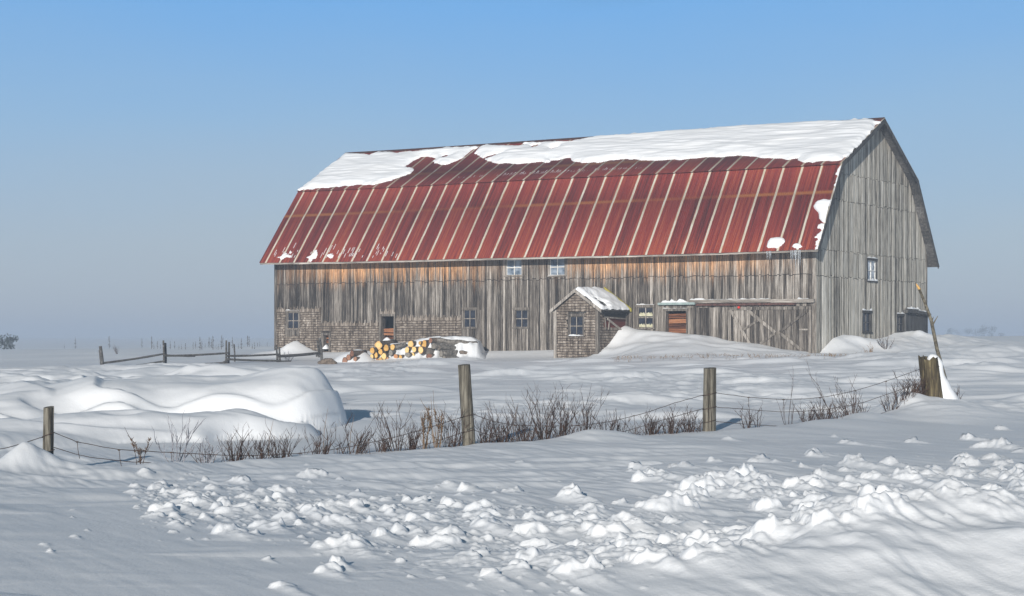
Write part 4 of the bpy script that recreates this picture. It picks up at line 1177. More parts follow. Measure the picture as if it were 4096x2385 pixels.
ledge_snow(GR, WIN_G[0][0], WIN_G[0][1], WIN_G[0][2] + .048, .0, .08, .12, 'snow on the sill of the upper gable window', 12)
ledge_snow(GR, g0, g0 + (g1 - g0) * .5, zt0 + .2, .05, .24, .16, 'snow cap on the left half of the gable door header', 13)
ledge_snow(GR, g0 + (g1 - g0) * .5, g1, zt0 + .07, .05, .24, .22, 'snow cap on the right half of the gable door header', 14)
# snow heap in the left doorway and in the hatch
def heap(u, w, z, h, t_in, label):
    n = 14; m = MB(); v = []; f = []
    for i in range(n + 1):
        for k in range(n + 1):
            a, b = i / n * 2 - 1, k / n
            hh = h * max(0, 1 - abs(a + .25 * (1 - b)) ** 1.5) * (1 - (2 * b - 1) ** 2) ** .6
            v.append((a * w / 2, -b * t_in + t_in / 2, hh - .06))
    for i in range(n):
        for k in range(n): f.append((i * (n + 1) + k, (i + 1) * (n + 1) + k, (i + 1) * (n + 1) + k + 1, i * (n + 1) + k + 1))
    m.add(v, f); o = m.build('snow_heap', M['roofsnow'], None, smooth=True)
    o.location = b2w(u, TW + .02, z); o.rotation_euler = (0, 0, ROT); tag(o, label, 'snow')
d_ = DOOR_F[0]; heap((d_[0] + d_[1]) / 2, d_[1] - d_[0] - .2, fw(1550, 1372)[1], .36, .42, 'peaked snow heap in the open doorway behind the logs')
d_ = DOOR_F[1]; heap((d_[0] + d_[1]) / 2, d_[1] - d_[0] - .2, fw(1308, 1392)[1], .24, .42, 'small snow heap in the low hatch')

# ------------------------------------------------------------------ log pile
def zL(x, y): return (1350 + x * .25794, 1300 + y * .25794)
LD = 90.0
def log_top(x):
    return np.interp(x, [380, 480, 530, 680, 900, 1050, 1100, 1250, 1380, 1550, 1780, 2050, 2160, 2230, 2330], [660, 520, 360, 275, 265, 262, 245, 205, 175, 165, 165, 178, 240, 430, 560])
m_n = 150; xs = np.linspace(380, 2330, m_n); ds = np.linspace(-1.7, 3.6, 90)
Xl = np.zeros((m_n, 90)); Yl = np.zeros_like(Xl); Zl = np.zeros_like(Xl)
for i, x in enumerate(xs):
    px, py = zL(x, float(log_top(x)))
    top = at_depth(px, py, LD + 1.1)
    for j, d in enumerate(ds):
        X, Y = (px - CX) / F * LD + 0.28 * max(d, 0) * .3, LD + d
        g = ground(X, Y)
        H = max(top[2] - g, 0)
        rough = .5 * float(vnoise(np.array(x / 90.), np.array(d * 1.7), 5))
        kf = float(sstep(-1.7 + rough * .3, -.7, np.array(d))) * .12 + float(sstep(-.45 + rough * .45, .7 + rough * .3, np.array(d))) * .88
        kb = 1 - float(sstep(1.9, 3.5, np.array(d)))
        Xl[i, j], Yl[i, j] = X, Y
        Zl[i, j] = g - .04 + H * kf * kb * (1 + .06 * rough)
o = grid_mesh('snow_mound', Xl - Xl.mean(), Yl - Yl.mean(), Zl - Zl.mean(), M['roofsnow'])
o.location = (Xl.mean(), Yl.mean(), Zl.mean())
tag(o, 'snow mound covering the stacked logs in front of the barn', 'snow')
LOGS = [  # x, y, rx, ry in the close-up, cut colour, length, label
 (632, 315, 58, 64, 'y', 1.9, 'big squarish yellow-cut log at the upper left of the stack'), (758, 358, 44, 48, 'y', 1.7, 'yellow-cut log partly buried right of the big squarish one'),
 (850, 347, 36, 48, 'y', 2.0, 'narrow yellow-cut log whose bark side shows to the right'), (533, 398, 37, 49, 'y', 1.8, 'leftmost yellow-cut log in the second row'),
 (662, 418, 36, 45, 'y', 1.8, 'yellow-cut log directly under the big squarish one'), (598, 470, 33, 43, 'y', 1.8, 'yellow-cut log between the leftmost ones and the largest low round'),
 (715, 485, 43, 53, 'y', 1.9, 'largest low yellow round in the left part of the stack'), (535, 490, 28, 36, 'y', 1.7, 'small yellow-cut log at the lower left edge'),
 (658, 545, 29, 42, 'y', 1.7, 'tall narrow yellow-cut log near the bottom left'), (606, 542, 20, 20, 'o', 1.4, 'tiny orange log end near the bottom left'),
 (752, 582, 36, 28, 'y', 1.5, 'half buried yellow log end at the very bottom'), (776, 540, 22, 38, 'o', 1.6, 'dark orange sliver of a log beside the bottom round'),
 (862, 560, 40, 43, 'y', 1.9, 'bottom right yellow round of the left cluster'), (828, 432, 34, 45, 'g', 1.7, 'grey weathered log end among the yellow ones'),
 (905, 490, 38, 34, 'o', 1.8, 'orange-brown log end right of the left cluster'), (980, 500, 31, 30, 'y', 1.6, 'small yellow log end in the snow between the two clusters'),
 (1085, 462, 46, 38, 'g', 1.8, 'low grey log end left of the right cluster'), (1080, 392, 34, 53, 'y', 1.8, 'yellow-cut log at the left of the right cluster'),
 (1130, 297, 45, 53, 'y', 2.0, 'high yellow round above the right cluster'), (1186, 380, 36, 44, 'y', 1.8, 'middle yellow-cut log of the right cluster'),
 (1163, 464, 42, 34, 'y', 1.8, 'lowest yellow log of the right cluster'), (1293, 390, 43, 55, 'y', 1.9, 'large yellow round at the right of the right cluster'),
 (1275, 281, 24, 29, 'y', 1.7, 'smallest high yellow log end'), (1345, 298, 44, 58, 'y', 2.0, 'large yellow round at the top right of the stack'),
 (1437, 242, 33, 44, 'b', 1.8, 'reddish-brown log end on top of the stack'), (1412, 415, 66, 56, 'g', 1.9, 'thick grey-brown log end right of the yellow rounds'),
 (1488, 330, 54, 50, 'g', 2.0, 'round grey log end with a pale centre'), (1420, 487, 60, 38, 'b', 1.7, 'low brown log end below the thick grey one'),
 (1572, 352, 46, 40, 'g', 1.9, 'dark log end in shadow behind the round grey one'), (1607, 447, 40, 52, 'g', 2.1, 'upright grey log end with its bark side showing in the snow'),
 (1648, 530, 38, 54, 'g', 1.6, 'grey log end lying low at the right foot of the mound'), (1716, 525, 28, 42, 'g', 1.5, 'smaller grey log end touching the low one at the right foot'),
 (1800, 546, 34, 15, 'y', 1.2, 'sliver of yellow log almost buried at the right foot'),
 (228, 446, 36, 46, 'b', 1.3, 'top log of the small reddish pile'), (172, 506, 40, 44, 'b', 1.3, 'dark middle log of the small reddish pile'), (116, 558, 44, 50, 'b', 1.3, 'front lower left log of the small reddish pile'), (275, 532, 30, 38, 'b', 1.2, 'right log of the small reddish pile')]
CUT = {'y': ('cut_yellow', 'bark'), 'o': ('cut_orange', 'bark'), 'b': ('cut_brown', 'bark'), 'g': ('cut_grey', 'greybark')}
def make_log(p, rx, ry, cut, bark, ln, label, group, direction, sq=0.0, seed=0):
    rn = random.Random(seed); n = 18
    root = empty('log', p)
    root.rotation_euler = (rn.uniform(-.05, .05), 0, -direction + rn.uniform(-.10, .10))
    tag(root, label, 'log', group)
    ph = rn.uniform(0, 6)
    def R(a): return 1 + .06 * math.sin(2 * a + ph) + .05 * math.sin(3 * a + ph * 2) + .03 * math.sin(5 * a + ph) + sq * .12 * math.cos(4 * a)
    v = []; f = []
    rings = [0, .06, .35, .7, 1.0]
    for k, q in enumerate(rings):
        for i in range(n):
            a = 2 * math.pi * i / n; r = R(a) * (1 - .10 * q) * (1 + .02 * rn.uniform(-1, 1))
            v.append((rx * r * math.cos(a) + .02 * math.sin(q * 3 + ph), q * ln, ry * r * math.sin(a)))
    for k in range(len(rings) - 1):
        for i in range(n): f.append((k * n + i, k * n + (i + 1) % n, (k + 1) * n + (i + 1) % n, (k + 1) * n + i))
    f.append(tuple((len(rings) - 1) * n + i for i in range(n)))
    m = MB(); m.add(v, f); m.build('bark', M[bark], root, smooth=True)
    m = MB(); c = [(v[i][0] * .93, -.006, v[i][2] * .93) for i in range(n)] + [(v[i][0] * .99, .004, v[i][2] * .99) for i in range(n)]
    m.add(c, [tuple(range(n))] + [(i, (i + 1) % n, n + (i + 1) % n, n + i) for i in range(n)])
    m.build('cut_end', M[cut], root)
    return root
for k, (x, y, rx, ry, cc, ln, lab) in enumerate(LOGS):
    D = LD - .32 + random.uniform(-.10, .10) + (.25 if y < 300 else 0)
    if x < 400: D = LD - 1.3
    if x > 1600: D = LD - .75
    px, py = zL(x, y); p = at_depth(px, py, D); q = .25794 / F * D
    cut, bark = CUT[cc]
    make_log(p, rx * q * 1.04, ry * q * 1.02, cut, bark, ln, lab, 'logs of the small reddish pile' if x < 400 else 'logs in the snow covered stack', .45 if x < 1400 else .75, 1.0 if k == 0 else 0, k)
def lying_log(a, b, r, D0, D1, label, bark='greybark', cut='cut_grey'):
    pa, pb = at_depth(*zL(*a), D0), at_depth(*zL(*b), D1)
    root = empty('log', pa); tag(root, label, 'log', 'logs in the snow covered stack')
    d = pb - pa; n = 9; m = MB()
    m.tube([d * (i / (n - 1)) + Vector((0, 0, .02 * math.sin(i * 1.7))) for i in range(n)], [r * (1 - .02 * i) for i in range(n)], 14, wob=.05)
    m.build('bark', M[bark], root, smooth=True)
    m = MB(); m.tube([d * 1.0, d * 1.006], [r * .8, r * .78], 12); m.build('cut_end', M[cut], root)
lying_log((1540, 245), (2165, 290), .125, LD + .2, LD + .5, 'long grey log lying sideways along the top right of the mound')
lying_log((1900, 425), (2235, 452), .085, LD - .2, LD + .5, 'thin dark log lying low in the snow at the right end', 'bark')
lying_log((880, 350), (1055, 300), .12, LD - .1, LD + .25, 'short grey log lying at a slant over the left cluster')
lying_log((1640, 445), (1775, 440), .10, LD - .7, LD - .35, 'stub of a grey log lying right of the upright grey one')
kn = MB(); kp = at_depth(*zL(2035, 215), LD + .25)
# snow bank under the small pile
n1 = 40; Xs = np.zeros((n1, n1)); Ys = np.zeros_like(Xs); Zs = np.zeros_like(Xs)
pc = at_depth(*zL(215, 520), LD - .5)
for i in range(n1):
    for j in range(n1):
        a, b = i / (n1 - 1) * 2 - 1, j / (n1 - 1) * 2 - 1
        X, Y = pc[0] + a * 1.15 + .12, pc[1] + b * 1.3 + .35
        g = ground(X, Y); k = max(0, 1 - (a * a + b * b)) ** 1.1
        Xs[i, j], Ys[i, j], Zs[i, j] = X, Y, g - .05 + .62 * k * (1 + .1 * math.sin(a * 5) * math.cos(b * 4))
o = grid_mesh('snow_mound', Xs - Xs.mean(), Ys - Ys.mean(), Zs - Zs.mean(), M['roofsnow']); o.location = (Xs.mean(), Ys.mean(), Zs.mean())
tag(o, 'small snow heap around the little reddish log pile', 'snow')
p = atd(805, 896, 84.5); m = MB()
m.tube([(-.42, 0, .05), (-.1, .1, .12), (.15, .1, .10), (.42, .1, -.02)], [.06, .16, .15, .10], 10, wob=.18)
o = m.build('stump', M['bark'], None, smooth=True); o.location = (p[0], p[1], ground(p[0], p[1]) + .02); tag(o, 'dark lump of wood poking from the snow left of the log piles', 'wood')

# ------------------------------------------------------------------ wire fence in the foreground
def post_mesh(parent, x_top, y_top, x_bot, y_bot, D, wpx, mat, label, sink=.4, jag=.0, seed=1, n=20):
    rn = random.Random(seed)
    T, B = atd(x_top, y_top, D), atd(x_bot, y_bot, D)
    r = wpx / 2 / 4600 * D
    ax = (T - B); B2 = B - ax.normalized() * sink
    v = []; f = []; m = 12
    cr = [rn.uniform(0, 6.28) for _ in range(3)]
    o_ = empty_loc = B2
    for k in range(m + 1):
        q = k / m; c = (B2 + (T - B2) * q) - o_
        for i in range(n):
            a = 2 * math.pi * i / n
            rr = r * (1.04 - .08 * q) * (1 + .05 * math.sin(2 * a + cr[0]) + .02 * math.sin(5 * a + cr[1] + q * 2) + .012 * rn.uniform(-1, 1))
            for cc in cr[:2]:
                da = abs((a - cc - .1 * math.sin(q * 5) + math.pi) % (2 * math.pi) - math.pi)
                if da < .17: rr *= .88
            z = c[2] + ((jag * rn.uniform(-1, 1) * (1 + .6 * math.cos(a - 3.6)) if k == m else 0) if jag else (.012 * math.cos(a - 1) if k == m else 0))
            v.append((c[0] + rr * math.cos(a), c[1] + rr * math.sin(a), z))
    for k in range(m):
        for i in range(n): f.append((k * n + i, k * n + (i + 1) % n, (k + 1) * n + (i + 1) % n, (k + 1) * n + i))
    ct = len(v); top = [v[m * n + i] for i in range(n)]
    v.append((sum(p[0] for p in top) / n, sum(p[1] for p in top) / n, sum(p[2] for p in top) / n - (.10 if jag else -.004)))
    for i in range(n): f.append((m * n + i, m * n + (i + 1) % n, ct))
    mb_ = MB(); mb_.add(v, f)
    ob = mb_.build('post', mat, parent, smooth=True, off=tuple(o_))
    try:
        ob.data.set_sharp_from_angle(angle=math.radians(50))
    except Exception: pass
    ob['label'] = label
    return ob
fence = empty('wire_fence', (0, 0, 0))
fx = [(118, 26.0), (1153, 31.0), (1746, 34.5), (2296, 40.0)]
tag(fence, 'sagging wire fence on weathered wooden posts crossing the snow in front', 'fence')
post_mesh(fence, 120, 1002, 118, 1128, 26.0, 26, M['post'], 'dark round post in the snow mound at the left', seed=2)
post_mesh(fence, 1142, 898, 1154, 1082, 31.0, 30, M['post'], 'tall leaning round post with a long crack, second from the left', seed=3)
post_mesh(fence, 1747, 906, 1745, 1060, 34.5, 31, M['post'], 'upright grey post, third from the left', seed=4)
post_mesh(fence, 2284, 880, 2299, 1004, 40.0, 50, M['rot'], 'thick rotten split post with a jagged top at the right', jag=.05, seed=5, n=34)
def fence_D(x):
    xs_ = [-60] + [a for a, b in fx] + [2500]; u = (x - 1260) / 4600
    pts = [((-300 - 1260) / 4600 * 23.6, 23.6)] + [((a - 1260) / 4600 * d, d) for a, d in fx] + [((2600 - 1260) / 4600 * 43, 43)]
    for (x0, y0), (x1, y1) in zip(pts[:-1], pts[1:]):
        den = (x1 - x0) - u * (y1 - y0)
        q = (u * y0 - x0) / den if abs(den) > 1e-9 else -1
        if -1e-6 <= q <= 1 + 1e-6: return y0 + q * (y1 - y0)
    return 26.0
def wire(pts, r=.0055, name='wire'):
    P = []
    for (x0, y0), (x1, y1) in zip(pts[:-1], pts[1:]):
        for k in range(5):
            q = k / 5; P.append((x0 + (x1 - x0) * q, y0 + (y1 - y0) * q))
    P.append(pts[-1])
    # smooth
    ys = [p[1] for p in P]
    for _ in range(3): ys = [ys[0]] + [(ys[i - 1] + 2 * ys[i] + ys[i + 1]) / 4 for i in range(1, len(ys) - 1)] + [ys[-1]]
    m = MB(); m.tube([atd(p[0], y, fence_D(p[0]) - .02) + Vector((0, 0, random.uniform(-.004, .004))) for p, y in zip(P, ys)], r, 5)
    m.build(name, M['wire'], fence, smooth=True)
W1 = [(-60, 1118), (0, 1106), (60, 1090), (106, 1076)]
W1b = [(-60, 1160), (0, 1145), (70, 1130), (106, 1118)]
W2 = [(131, 1064), (190, 1088), (293, 1108), (421, 1114), (549, 1121), (645, 1121), (738, 1116), (830, 1106), (960, 1079), (1046, 1056), (1140, 1026)]
W2b = [(131, 1101), (200, 1122), (300, 1136), (420, 1142), (600, 1148), (760, 1143), (909, 1124), (977, 1113), (1060, 1092), (1144, 1062)]
W3 = [(1166, 1020), (1215, 1038), (1268, 1047), (1336, 1049), (1422, 1048), (1507, 1038), (1599, 1013), (1660, 992), (1732, 972)]
W3b = [(1168, 1060), (1230, 1078), (1330, 1088), (1430, 1086), (1540, 1062), (1650, 1028), (1732, 1006)]
W4 = [(1761, 967), (1840, 978), (1928, 984), (2016, 980), (2104, 962), (2177, 940), (2266, 908)]
W4b = [(1761, 1002), (1840, 1008), (1932, 1015), (2030, 1009), (2111, 995), (2184, 971), (2276, 936)]
W4c = [(1760, 1037), (1855, 1046), (1930, 1050), (2020, 1045), (2120, 1030), (2200, 1010), (2284, 975)]
for w_ in (W1, W1b, W2, W2b, W3, W3b, W4, W4b, W4c): wire(w_)
def yat(w_, x): return float(np.interp(x, [p[0] for p in w_], [p[1] for p in w_]))
for x, wa, wb, ex in [(190, W2, W2b, 10), (293, W2, W2b, 14), (421, W2, W2b, 12), (645, W2, W2b, 8), (738, W2, W2b, 10), (830, W2, W2b, 8), (960, W2, W2b, 8), (1268, W3, W3b, 6), (1422, W3, W3b, 6), (1560, W3, W3b, 6), (1842, W4, W4c, 8), (1928, W4, W4c, 6), (2018, W4, W4c, 4), (2104, W4, W4c, 2), (2180, W4, W4c, 2)]:
    m = MB(); D = fence_D(x) - .03
    y0, y1 = yat(wa, x), yat(wb, x) + ex
    m.tube([atd(x, y0 - 1, D), atd(x + 2, (y0 + y1) / 2, D), atd(x + 6, y1, D)], .0045, 5)
    m.tube([atd(x - 3, y0, D - .01), atd(x + 3, y0, D - .01)], .010, 5)
    m.build('stay_wire', M['wire'], fence, smooth=True)
# wire wrapped round the posts
for (x, y, w_, D) in [(119, 1070, 15, 26.0), (119, 1112, 15, 26.0), (1150, 1023, 16.5, 31.0), (1152, 1061, 16.5, 31.0), (1746, 970, 17, 34.5), (1746, 1004, 17, 34.5), (1745, 1037, 17, 34.5), (2288, 905, 23, 40.0), (2291, 932, 23, 40.0), (2296, 968, 23, 40.0)]:
    c = atd(x, y, D); r = w_ / 4600 * D; m = MB()
    m.tube([c + Vector((r * math.cos(a), r * math.sin(a), .03 * math.cos(a))) for a in [k * math.pi / 9 for k in range(19)]], .006, 5)
    m.build('wire_wrap', M['wire'], fence, smooth=True)

# snow plastered on the broken post
def blob(name, pts, rads, loc, label, mat=None, n=16, cat='snow', amp=.10):
    m = MB(); m.tube(pts, rads, n, wob=amp * .4)
    o = m.build(name, mat or M['roofsnow'], None, smooth=True)
    md = o.modifiers.new('soft', 'SUBSURF'); md.levels = 1; md.render_levels = 1
    o.location = loc; tag(o, label, cat); return o
sb = atd(2318, 1003, 40.12)
rnp = random.Random(3); P_ = []; Q_ = []
for k in range(19):
    q = k / 18
    P_.append((.06 - .33 * q ** 1.5 + .025 * math.sin(q * 9), .02 * math.sin(q * 7), -.15 + 1.29 * q ** .93)); Q_.append((.30 * (1 - q) ** 3 + .165 + .015 * math.sin(q * 17)) * (1 if q < .85 else 1.15 - q * .35) * (.25 if k == 18 else 1))
blob('post_snow', P_, Q_, sb, 'tall rough white clump of snow plastered on the right side of the rotten post', amp=.12, n=18)
blob('post_snow', [(-.42, .0, -.12), (-.25, .02, .12), (-.08, .02, .32), (.06, .05, .42)], [.10, .14, .12, .05], atd(2245, 1000, 39.9), 'leaning wedge of snow on the left side of the rotten post')

# leaning pole
pp = [(2333, 992), (2328, 940), (2318, 905), (2306, 860), (2292, 790), (2276, 745), (2262, 712)]
pole = empty('leaning_pole', atd(2333, 992, 40.6)); tag(pole, 'thin rough barked pole leaning by the rotten post with a raw orange tip', 'pole')
m = MB(); o0 = atd(2333, 992, 40.6)
m.tube([atd(2335, 1015, 40.6) - o0] + [atd(x, y, 40.6 - .02 * k) - o0 for k, (x, y) in enumerate(pp)], [.052, .050, .045, .043, .040, .036, .032, .028], 10, wob=.10)
m.build('stem', M['polebark'], pole, smooth=True)
m = MB(); m.tube([atd(2263, 713, 40.48) - o0, atd(2259, 706, 40.48) - o0, atd(2254, 698, 40.48) - o0], [.028, .028, .005], 8); m.build('raw_tip', M['rawtip'], pole)
for k, (a, b) in enumerate([((2295, 800), (2308, 778)), ((2312, 870), (2304, 862)), ((2293, 792), (2297, 780)), ((2330, 960), (2337, 950))]):
    m = MB(); m.tube([atd(*a, 40.55) - o0, atd(*b, 40.55) - o0], [.02, .006], 6); m.build('twig_stub', M['polebark'], pole)

# ------------------------------------------------------------------ shrubs
def shrub_mesh(seed, H, Wd, stems, mat, thick=1.0, lean=0.0, fork=3, plume=False, name='twigs'):
    rn = random.Random(seed); m = MB(); heads = []
    def branch(p, d, ln, r, depth):
        n = 4; pts = [p]; q = p.copy(); dd = d.copy()
        for i in range(n):
            dd = (dd + Vector((rn.uniform(-.13, .13), rn.uniform(-.13, .13), rn.uniform(-.02, .14)))).normalized()
            q = q + dd * (ln / n); pts.append(q.copy())
        m.tube(pts, [r * (1 - .62 * i / n) for i in range(n + 1)], 4, cap=False)
        if depth < 2:
            for _ in range(fork if depth == 0 else max(1, fork - 1)):
                k = rn.randint(1, n); b = pts[k]
                a = rn.uniform(0, 6.28); sp = rn.uniform(.45, 1.05)
                nd = (dd + Vector((math.cos(a) * sp, math.sin(a) * sp, rn.uniform(.0, .3)))).normalized()
                branch(b, nd, ln * rn.uniform(.3, .62), r * .6, depth + 1)
        return pts[-1], dd
    for k in range(stems):
        a = rn.uniform(0, 6.28); rr = rn.random() ** .7 * Wd * .22
        p = Vector((rr * math.cos(a), rr * math.sin(a), -.06))
        sp = (Wd / H) * .8 * rn.uniform(.05, 1.0)
        d = Vector((math.cos(a) * sp + lean + rn.uniform(-.1, .1), math.sin(a) * sp, 1)).normalized()
        e, dd = branch(p, d, H * rn.uniform(.6, 1.0), .0075 * thick * rn.uniform(.8, 1.2), 0 if not plume else 1)
        if plume and rn.random() < .8:
            pl_ = MB(); heads.append(pl_)
            for j in range(26):
                c = e - dd * rn.uniform(0, .20)
                o = Vector((rn.uniform(-1, 1), rn.uniform(-1, 1), rn.uniform(.2, 1.3))).normalized()
                pl_.tube([c, c + o * rn.uniform(.03, .07)], [.007, .002], 3, cap=False)
    return m, heads
SH = 'bare shrubs along the wire fence'
SHRUBS = [ # x, base y, height px, width px, stems, kind, lean, label
 (345, 1152, 82, 40, 4, 'head', -.1, 'single dry stalk with a drooping brown head right of the left post'),
 (430, 1146, 98, 90, 7, 'frost', .0, 'wide frosted shrub with an upright centre stem, second plant right of the left post'),
 (505, 1142, 62, 60, 7, 'frost', .05, 'low frosted twigs between the wide frosted shrub and the dense brown one'),
 (578, 1137, 78, 62, 11, 'bush', .0, 'dense brown bush on the crest in front of the bright dune'),
 (640, 1132, 74, 60, 9, 'bush', .0, 'medium brown bush just right of the dense one below the dune'),
 (692, 1140, 78, 95, 9, 'bush', .0, 'broad fan shaped bare shrub below the dune nose'),
 (785, 1133, 74, 84, 9, 'bush', .0, 'fan shaped bare shrub under the dune nose overhang'),
 (868, 1128, 84, 88, 9, 'bush', .1, 'open bare shrub in front of the dark hollow'),
 (938, 1120, 56, 50, 7, 'bush', .0, 'short twiggy shrub right of the dark hollow'),
 (975, 1118, 108, 80, 7, 'bush', -.2, 'tall arching shrub leaning left towards the hollow'),
 (1012, 1116, 76, 50, 9, 'bush', .0, 'mid-height brown shrub left of the tall seed plumes'),
 (1042, 1108, 112, 34, 7, 'plume', .03, 'left clump of dry stalks with feathery seed plumes'),
 (1078, 1104, 116, 40, 8, 'plume', .02, 'tallest clump of feathery dry plumes left of the cracked post'),
 (1112, 1098, 84, 60, 11, 'bush', .0, 'thick reddish brown bush at the left foot of the cracked post'),
 (1196, 1092, 82, 66, 10, 'bush', .0, 'thick brown bush at the right foot of the cracked post'),
 (1238, 1084, 86, 72, 10, 'bush', .05, 'bushy shrub second to the right of the cracked post'),
 (1292, 1080, 92, 70, 10, 'bush', .1, 'dense shrub with fine upright twigs in the middle of the thicket'),
 (1340, 1090, 102, 84, 12, 'bush', .1, 'biggest dark shrub of the thicket right of the cracked post'),
 (1386, 1090, 98, 70, 10, 'bush', .1, 'dark shrub at the right end of the thicket before the snow crest'),
 (1440, 1066, 94, 56, 7, 'bush', .0, 'tall forked shrub behind the snow crest'),
 (1492, 1062, 60, 60, 8, 'bush', .0, 'low twiggy shrub right of the tall forked one'),
 (1528, 1058, 54, 40, 6, 'bush', .0, 'thin sparse shrub halfway between the two middle posts'),
 (1604, 1058, 60, 66, 11, 'bush', .0, 'dense low bush left of the upright grey post'),
 (1650, 1054, 66, 56, 9, 'bush', .0, 'bush with upright twigs second left of the upright grey post'),
 (1698, 1052, 50, 44, 8, 'bush', .0, 'small bush touching the left side of the upright grey post'),
 (1836, 1058, 52, 40, 6, 'bush', -.1, 'wispy dark shrub right of the upright grey post'),
 (1866, 1056, 60, 36, 4, 'bush', .0, 'thin twig pair right of the wispy shrub'),
 (1940, 1042, 112, 60, 3, 'bush', -.12, 'single tall thin twig with one side branch in the right gap of the fence'),
 (1985, 1034, 46, 54, 9, 'bush', .0, 'low brown tuft left of the long leaning twigs'),
 (2030, 1032, 50, 50, 9, 'bush', .0, 'brown tuft at the foot of the long leaning twigs'),
 (2062, 1024, 138, 60, 4, 'bush', -.45, 'long bare twigs leaning far left over the fence'),
 (2096, 1016, 92, 64, 5, 'bush', -.25, 'crooked twiggy shrub right of the long leaning twigs'),
 (2190, 1004, 50, 50, 7, 'bush', -.1, 'small scrubby bush left of the snow wedge'),
 (2215, 992, 66, 44, 7, 'bush', .0, 'twiggy growth against the snow wedge of the rotten post'),
 (2262, 998, 52, 40, 12, 'bush', .1, 'dense reddish twigs at the left foot of the rotten post'),
 (2352, 985, 40, 40, 6, 'bush', .1, 'faint twigs right of the leaning pole')]
for k, (x, y, h, wd, stn, kd, ln, lab) in enumerate(SHRUBS):
    D = fence_D(x) + random.uniform(-.05, .25)
    X = (x - 1260) / 4600 * D
    z = ground(X, D); H = h / 4600 * D * .98; Wd = wd / 4600 * D
    mat = M['frost_twig'] if kd == 'frost' else (M['straw'] if kd == 'plume' else M['twig'])
    m, plm = shrub_mesh(100 + k, H, Wd, int(stn * 1.6) if kd == 'bush' and stn > 4 else stn, mat, 1.0 if kd != 'frost' else 1.4, ln, 3 if stn > 4 else 2, kd in ('plume', 'head'))
    root = empty('dry_grass_clump' if kd in ('plume', 'head') else 'shrub', (X, D, z))
    tag(root, lab, 'dry grass' if kd in ('plume', 'head') else 'shrub', SH)
    m.build('stalks' if kd in ('plume', 'head') else 'twigs', mat, root)
    for q in plm: q.build('seed_head', M['plume'], root)
for (x, y, D, h, wd, stn, lab, mat) in [(2180, 858, 86.0, 32, 46, 12, 'little round twiggy bush in the drift by the gable', 'twig'), (2140, 868, 84.0, 24, 30, 7, 'small pale twigs left of the round bush by the gable', 'straw'), (712, 884, 91.0, 26, 40, 8, 'small frosted bush under the rail fence', 'frost_twig'), (290, 858, 118, 22, 20, 6, 'hazy bare bush beyond the first rail fence span', 'twig')]:
    X = (x - 1260) / 4600 * D; H = h / 4600 * D; m, _ = shrub_mesh(x, H, wd / 4600 * D, stn, None, 1.6)
    o = m.build('shrub', M[mat], None); o.location = (X, D, ground(X, D)); tag(o, lab, 'shrub')
# dry grass poking out at the foot of the long drift
gm_ = MB(); rn = random.Random(77)
for k in range(420):
    if k < 300: x, y = rn.uniform(2450, 3260), rn.gauss(1430, 7)
    else: x, y = rn.choice([(3312, 1428), (3440, 1420), (3320, 1425)]); x += rn.gauss(0, 26); y += rn.gauss(0, 5)
    D = 78 + rn.uniform(-2, 3.0); X = (x - CX) / F * D; g = ground(X, D)
    h = rn.uniform(.05, .17)
    gm_.tube([(X, D, g - .02), (X + rn.uniform(-.05, .05), D, g + h * .6), (X + rn.uniform(-.12, .12), D, g + h)], [.008, .006, .002], 3, cap=False)
tag(gm_.build('dry_grass', M['straw'], None), 'brown grass blades poking through the snow at the foot of the drift', 'dry grass', kind='stuff')
ug = MB(); rn = random.Random(31)
for k in range(460):
    x = rn.choice([rn.uniform(480, 1150), rn.uniform(860, 1480), rn.uniform(1160, 1430), rn.uniform(1560, 1725), rn.uniform(1990, 2130), rn.uniform(2225, 2275)])
    D = fence_D(x) + rn.gauss(.12, .22); X = (x - 1260) / 4600 * D; g = ground(X, D)
    h = rn.uniform(.08, .42) * rn.uniform(.6, 1); a = rn.uniform(0, 6.28); l_ = h * rn.uniform(.2, 1.0)
    p0 = Vector((X, D, g - .03)); p2 = p0 + Vector((l_ * math.cos(a), l_ * math.sin(a) * .6, h)); p1 = (p0 + p2) / 2 + Vector((rn.uniform(-.05, .05), 0, .04))
    ug.tube([p0, p1, p2], [.006, .0045, .0025], 3, cap=False)
    if rn.random() < .6: ug.tube([p1, p1 + Vector((rn.uniform(-.14, .14), rn.uniform(-.08, .08), rn.uniform(.03, .16)))], [.0045, .002], 3, cap=False)
tag(ug.build('undergrowth', M['brown_twig'], None), 'low tangle of dead brown twigs along the foot of the wire fence', 'undergrowth', kind='stuff')
# thin tall grass stems behind the cracked post
for k, (x, y, h) in enumerate([(1262, 1040, 88), (1345, 1020, 74), (1375, 1040, 60), (860, 1070, 90), (795, 1085, 110), (660, 1100, 90)]):
    D = fence_D(x) + 1.0; X = (x - 1260) / 4600 * D; g = ground(X, D); m = MB(); H = h / 4600 * D
    m.tube([(0, 0, -.05), (.02, 0, H * .5), (.08, 0, H)], [.005, .004, .002], 4)
    o = m.build('grass_stem', M['straw'], None); o.location = (X, D, g)
    tag(o, ['lone thin grass stem just right of the cracked post', 'thin grass stem above the thicket', 'slanting thin stem at the right of the thicket', 'thin stem in front of the dune nose shadow', 'tall thin stem in front of the dune nose', 'thin stem in front of the bright dune face'][k], 'dry grass')

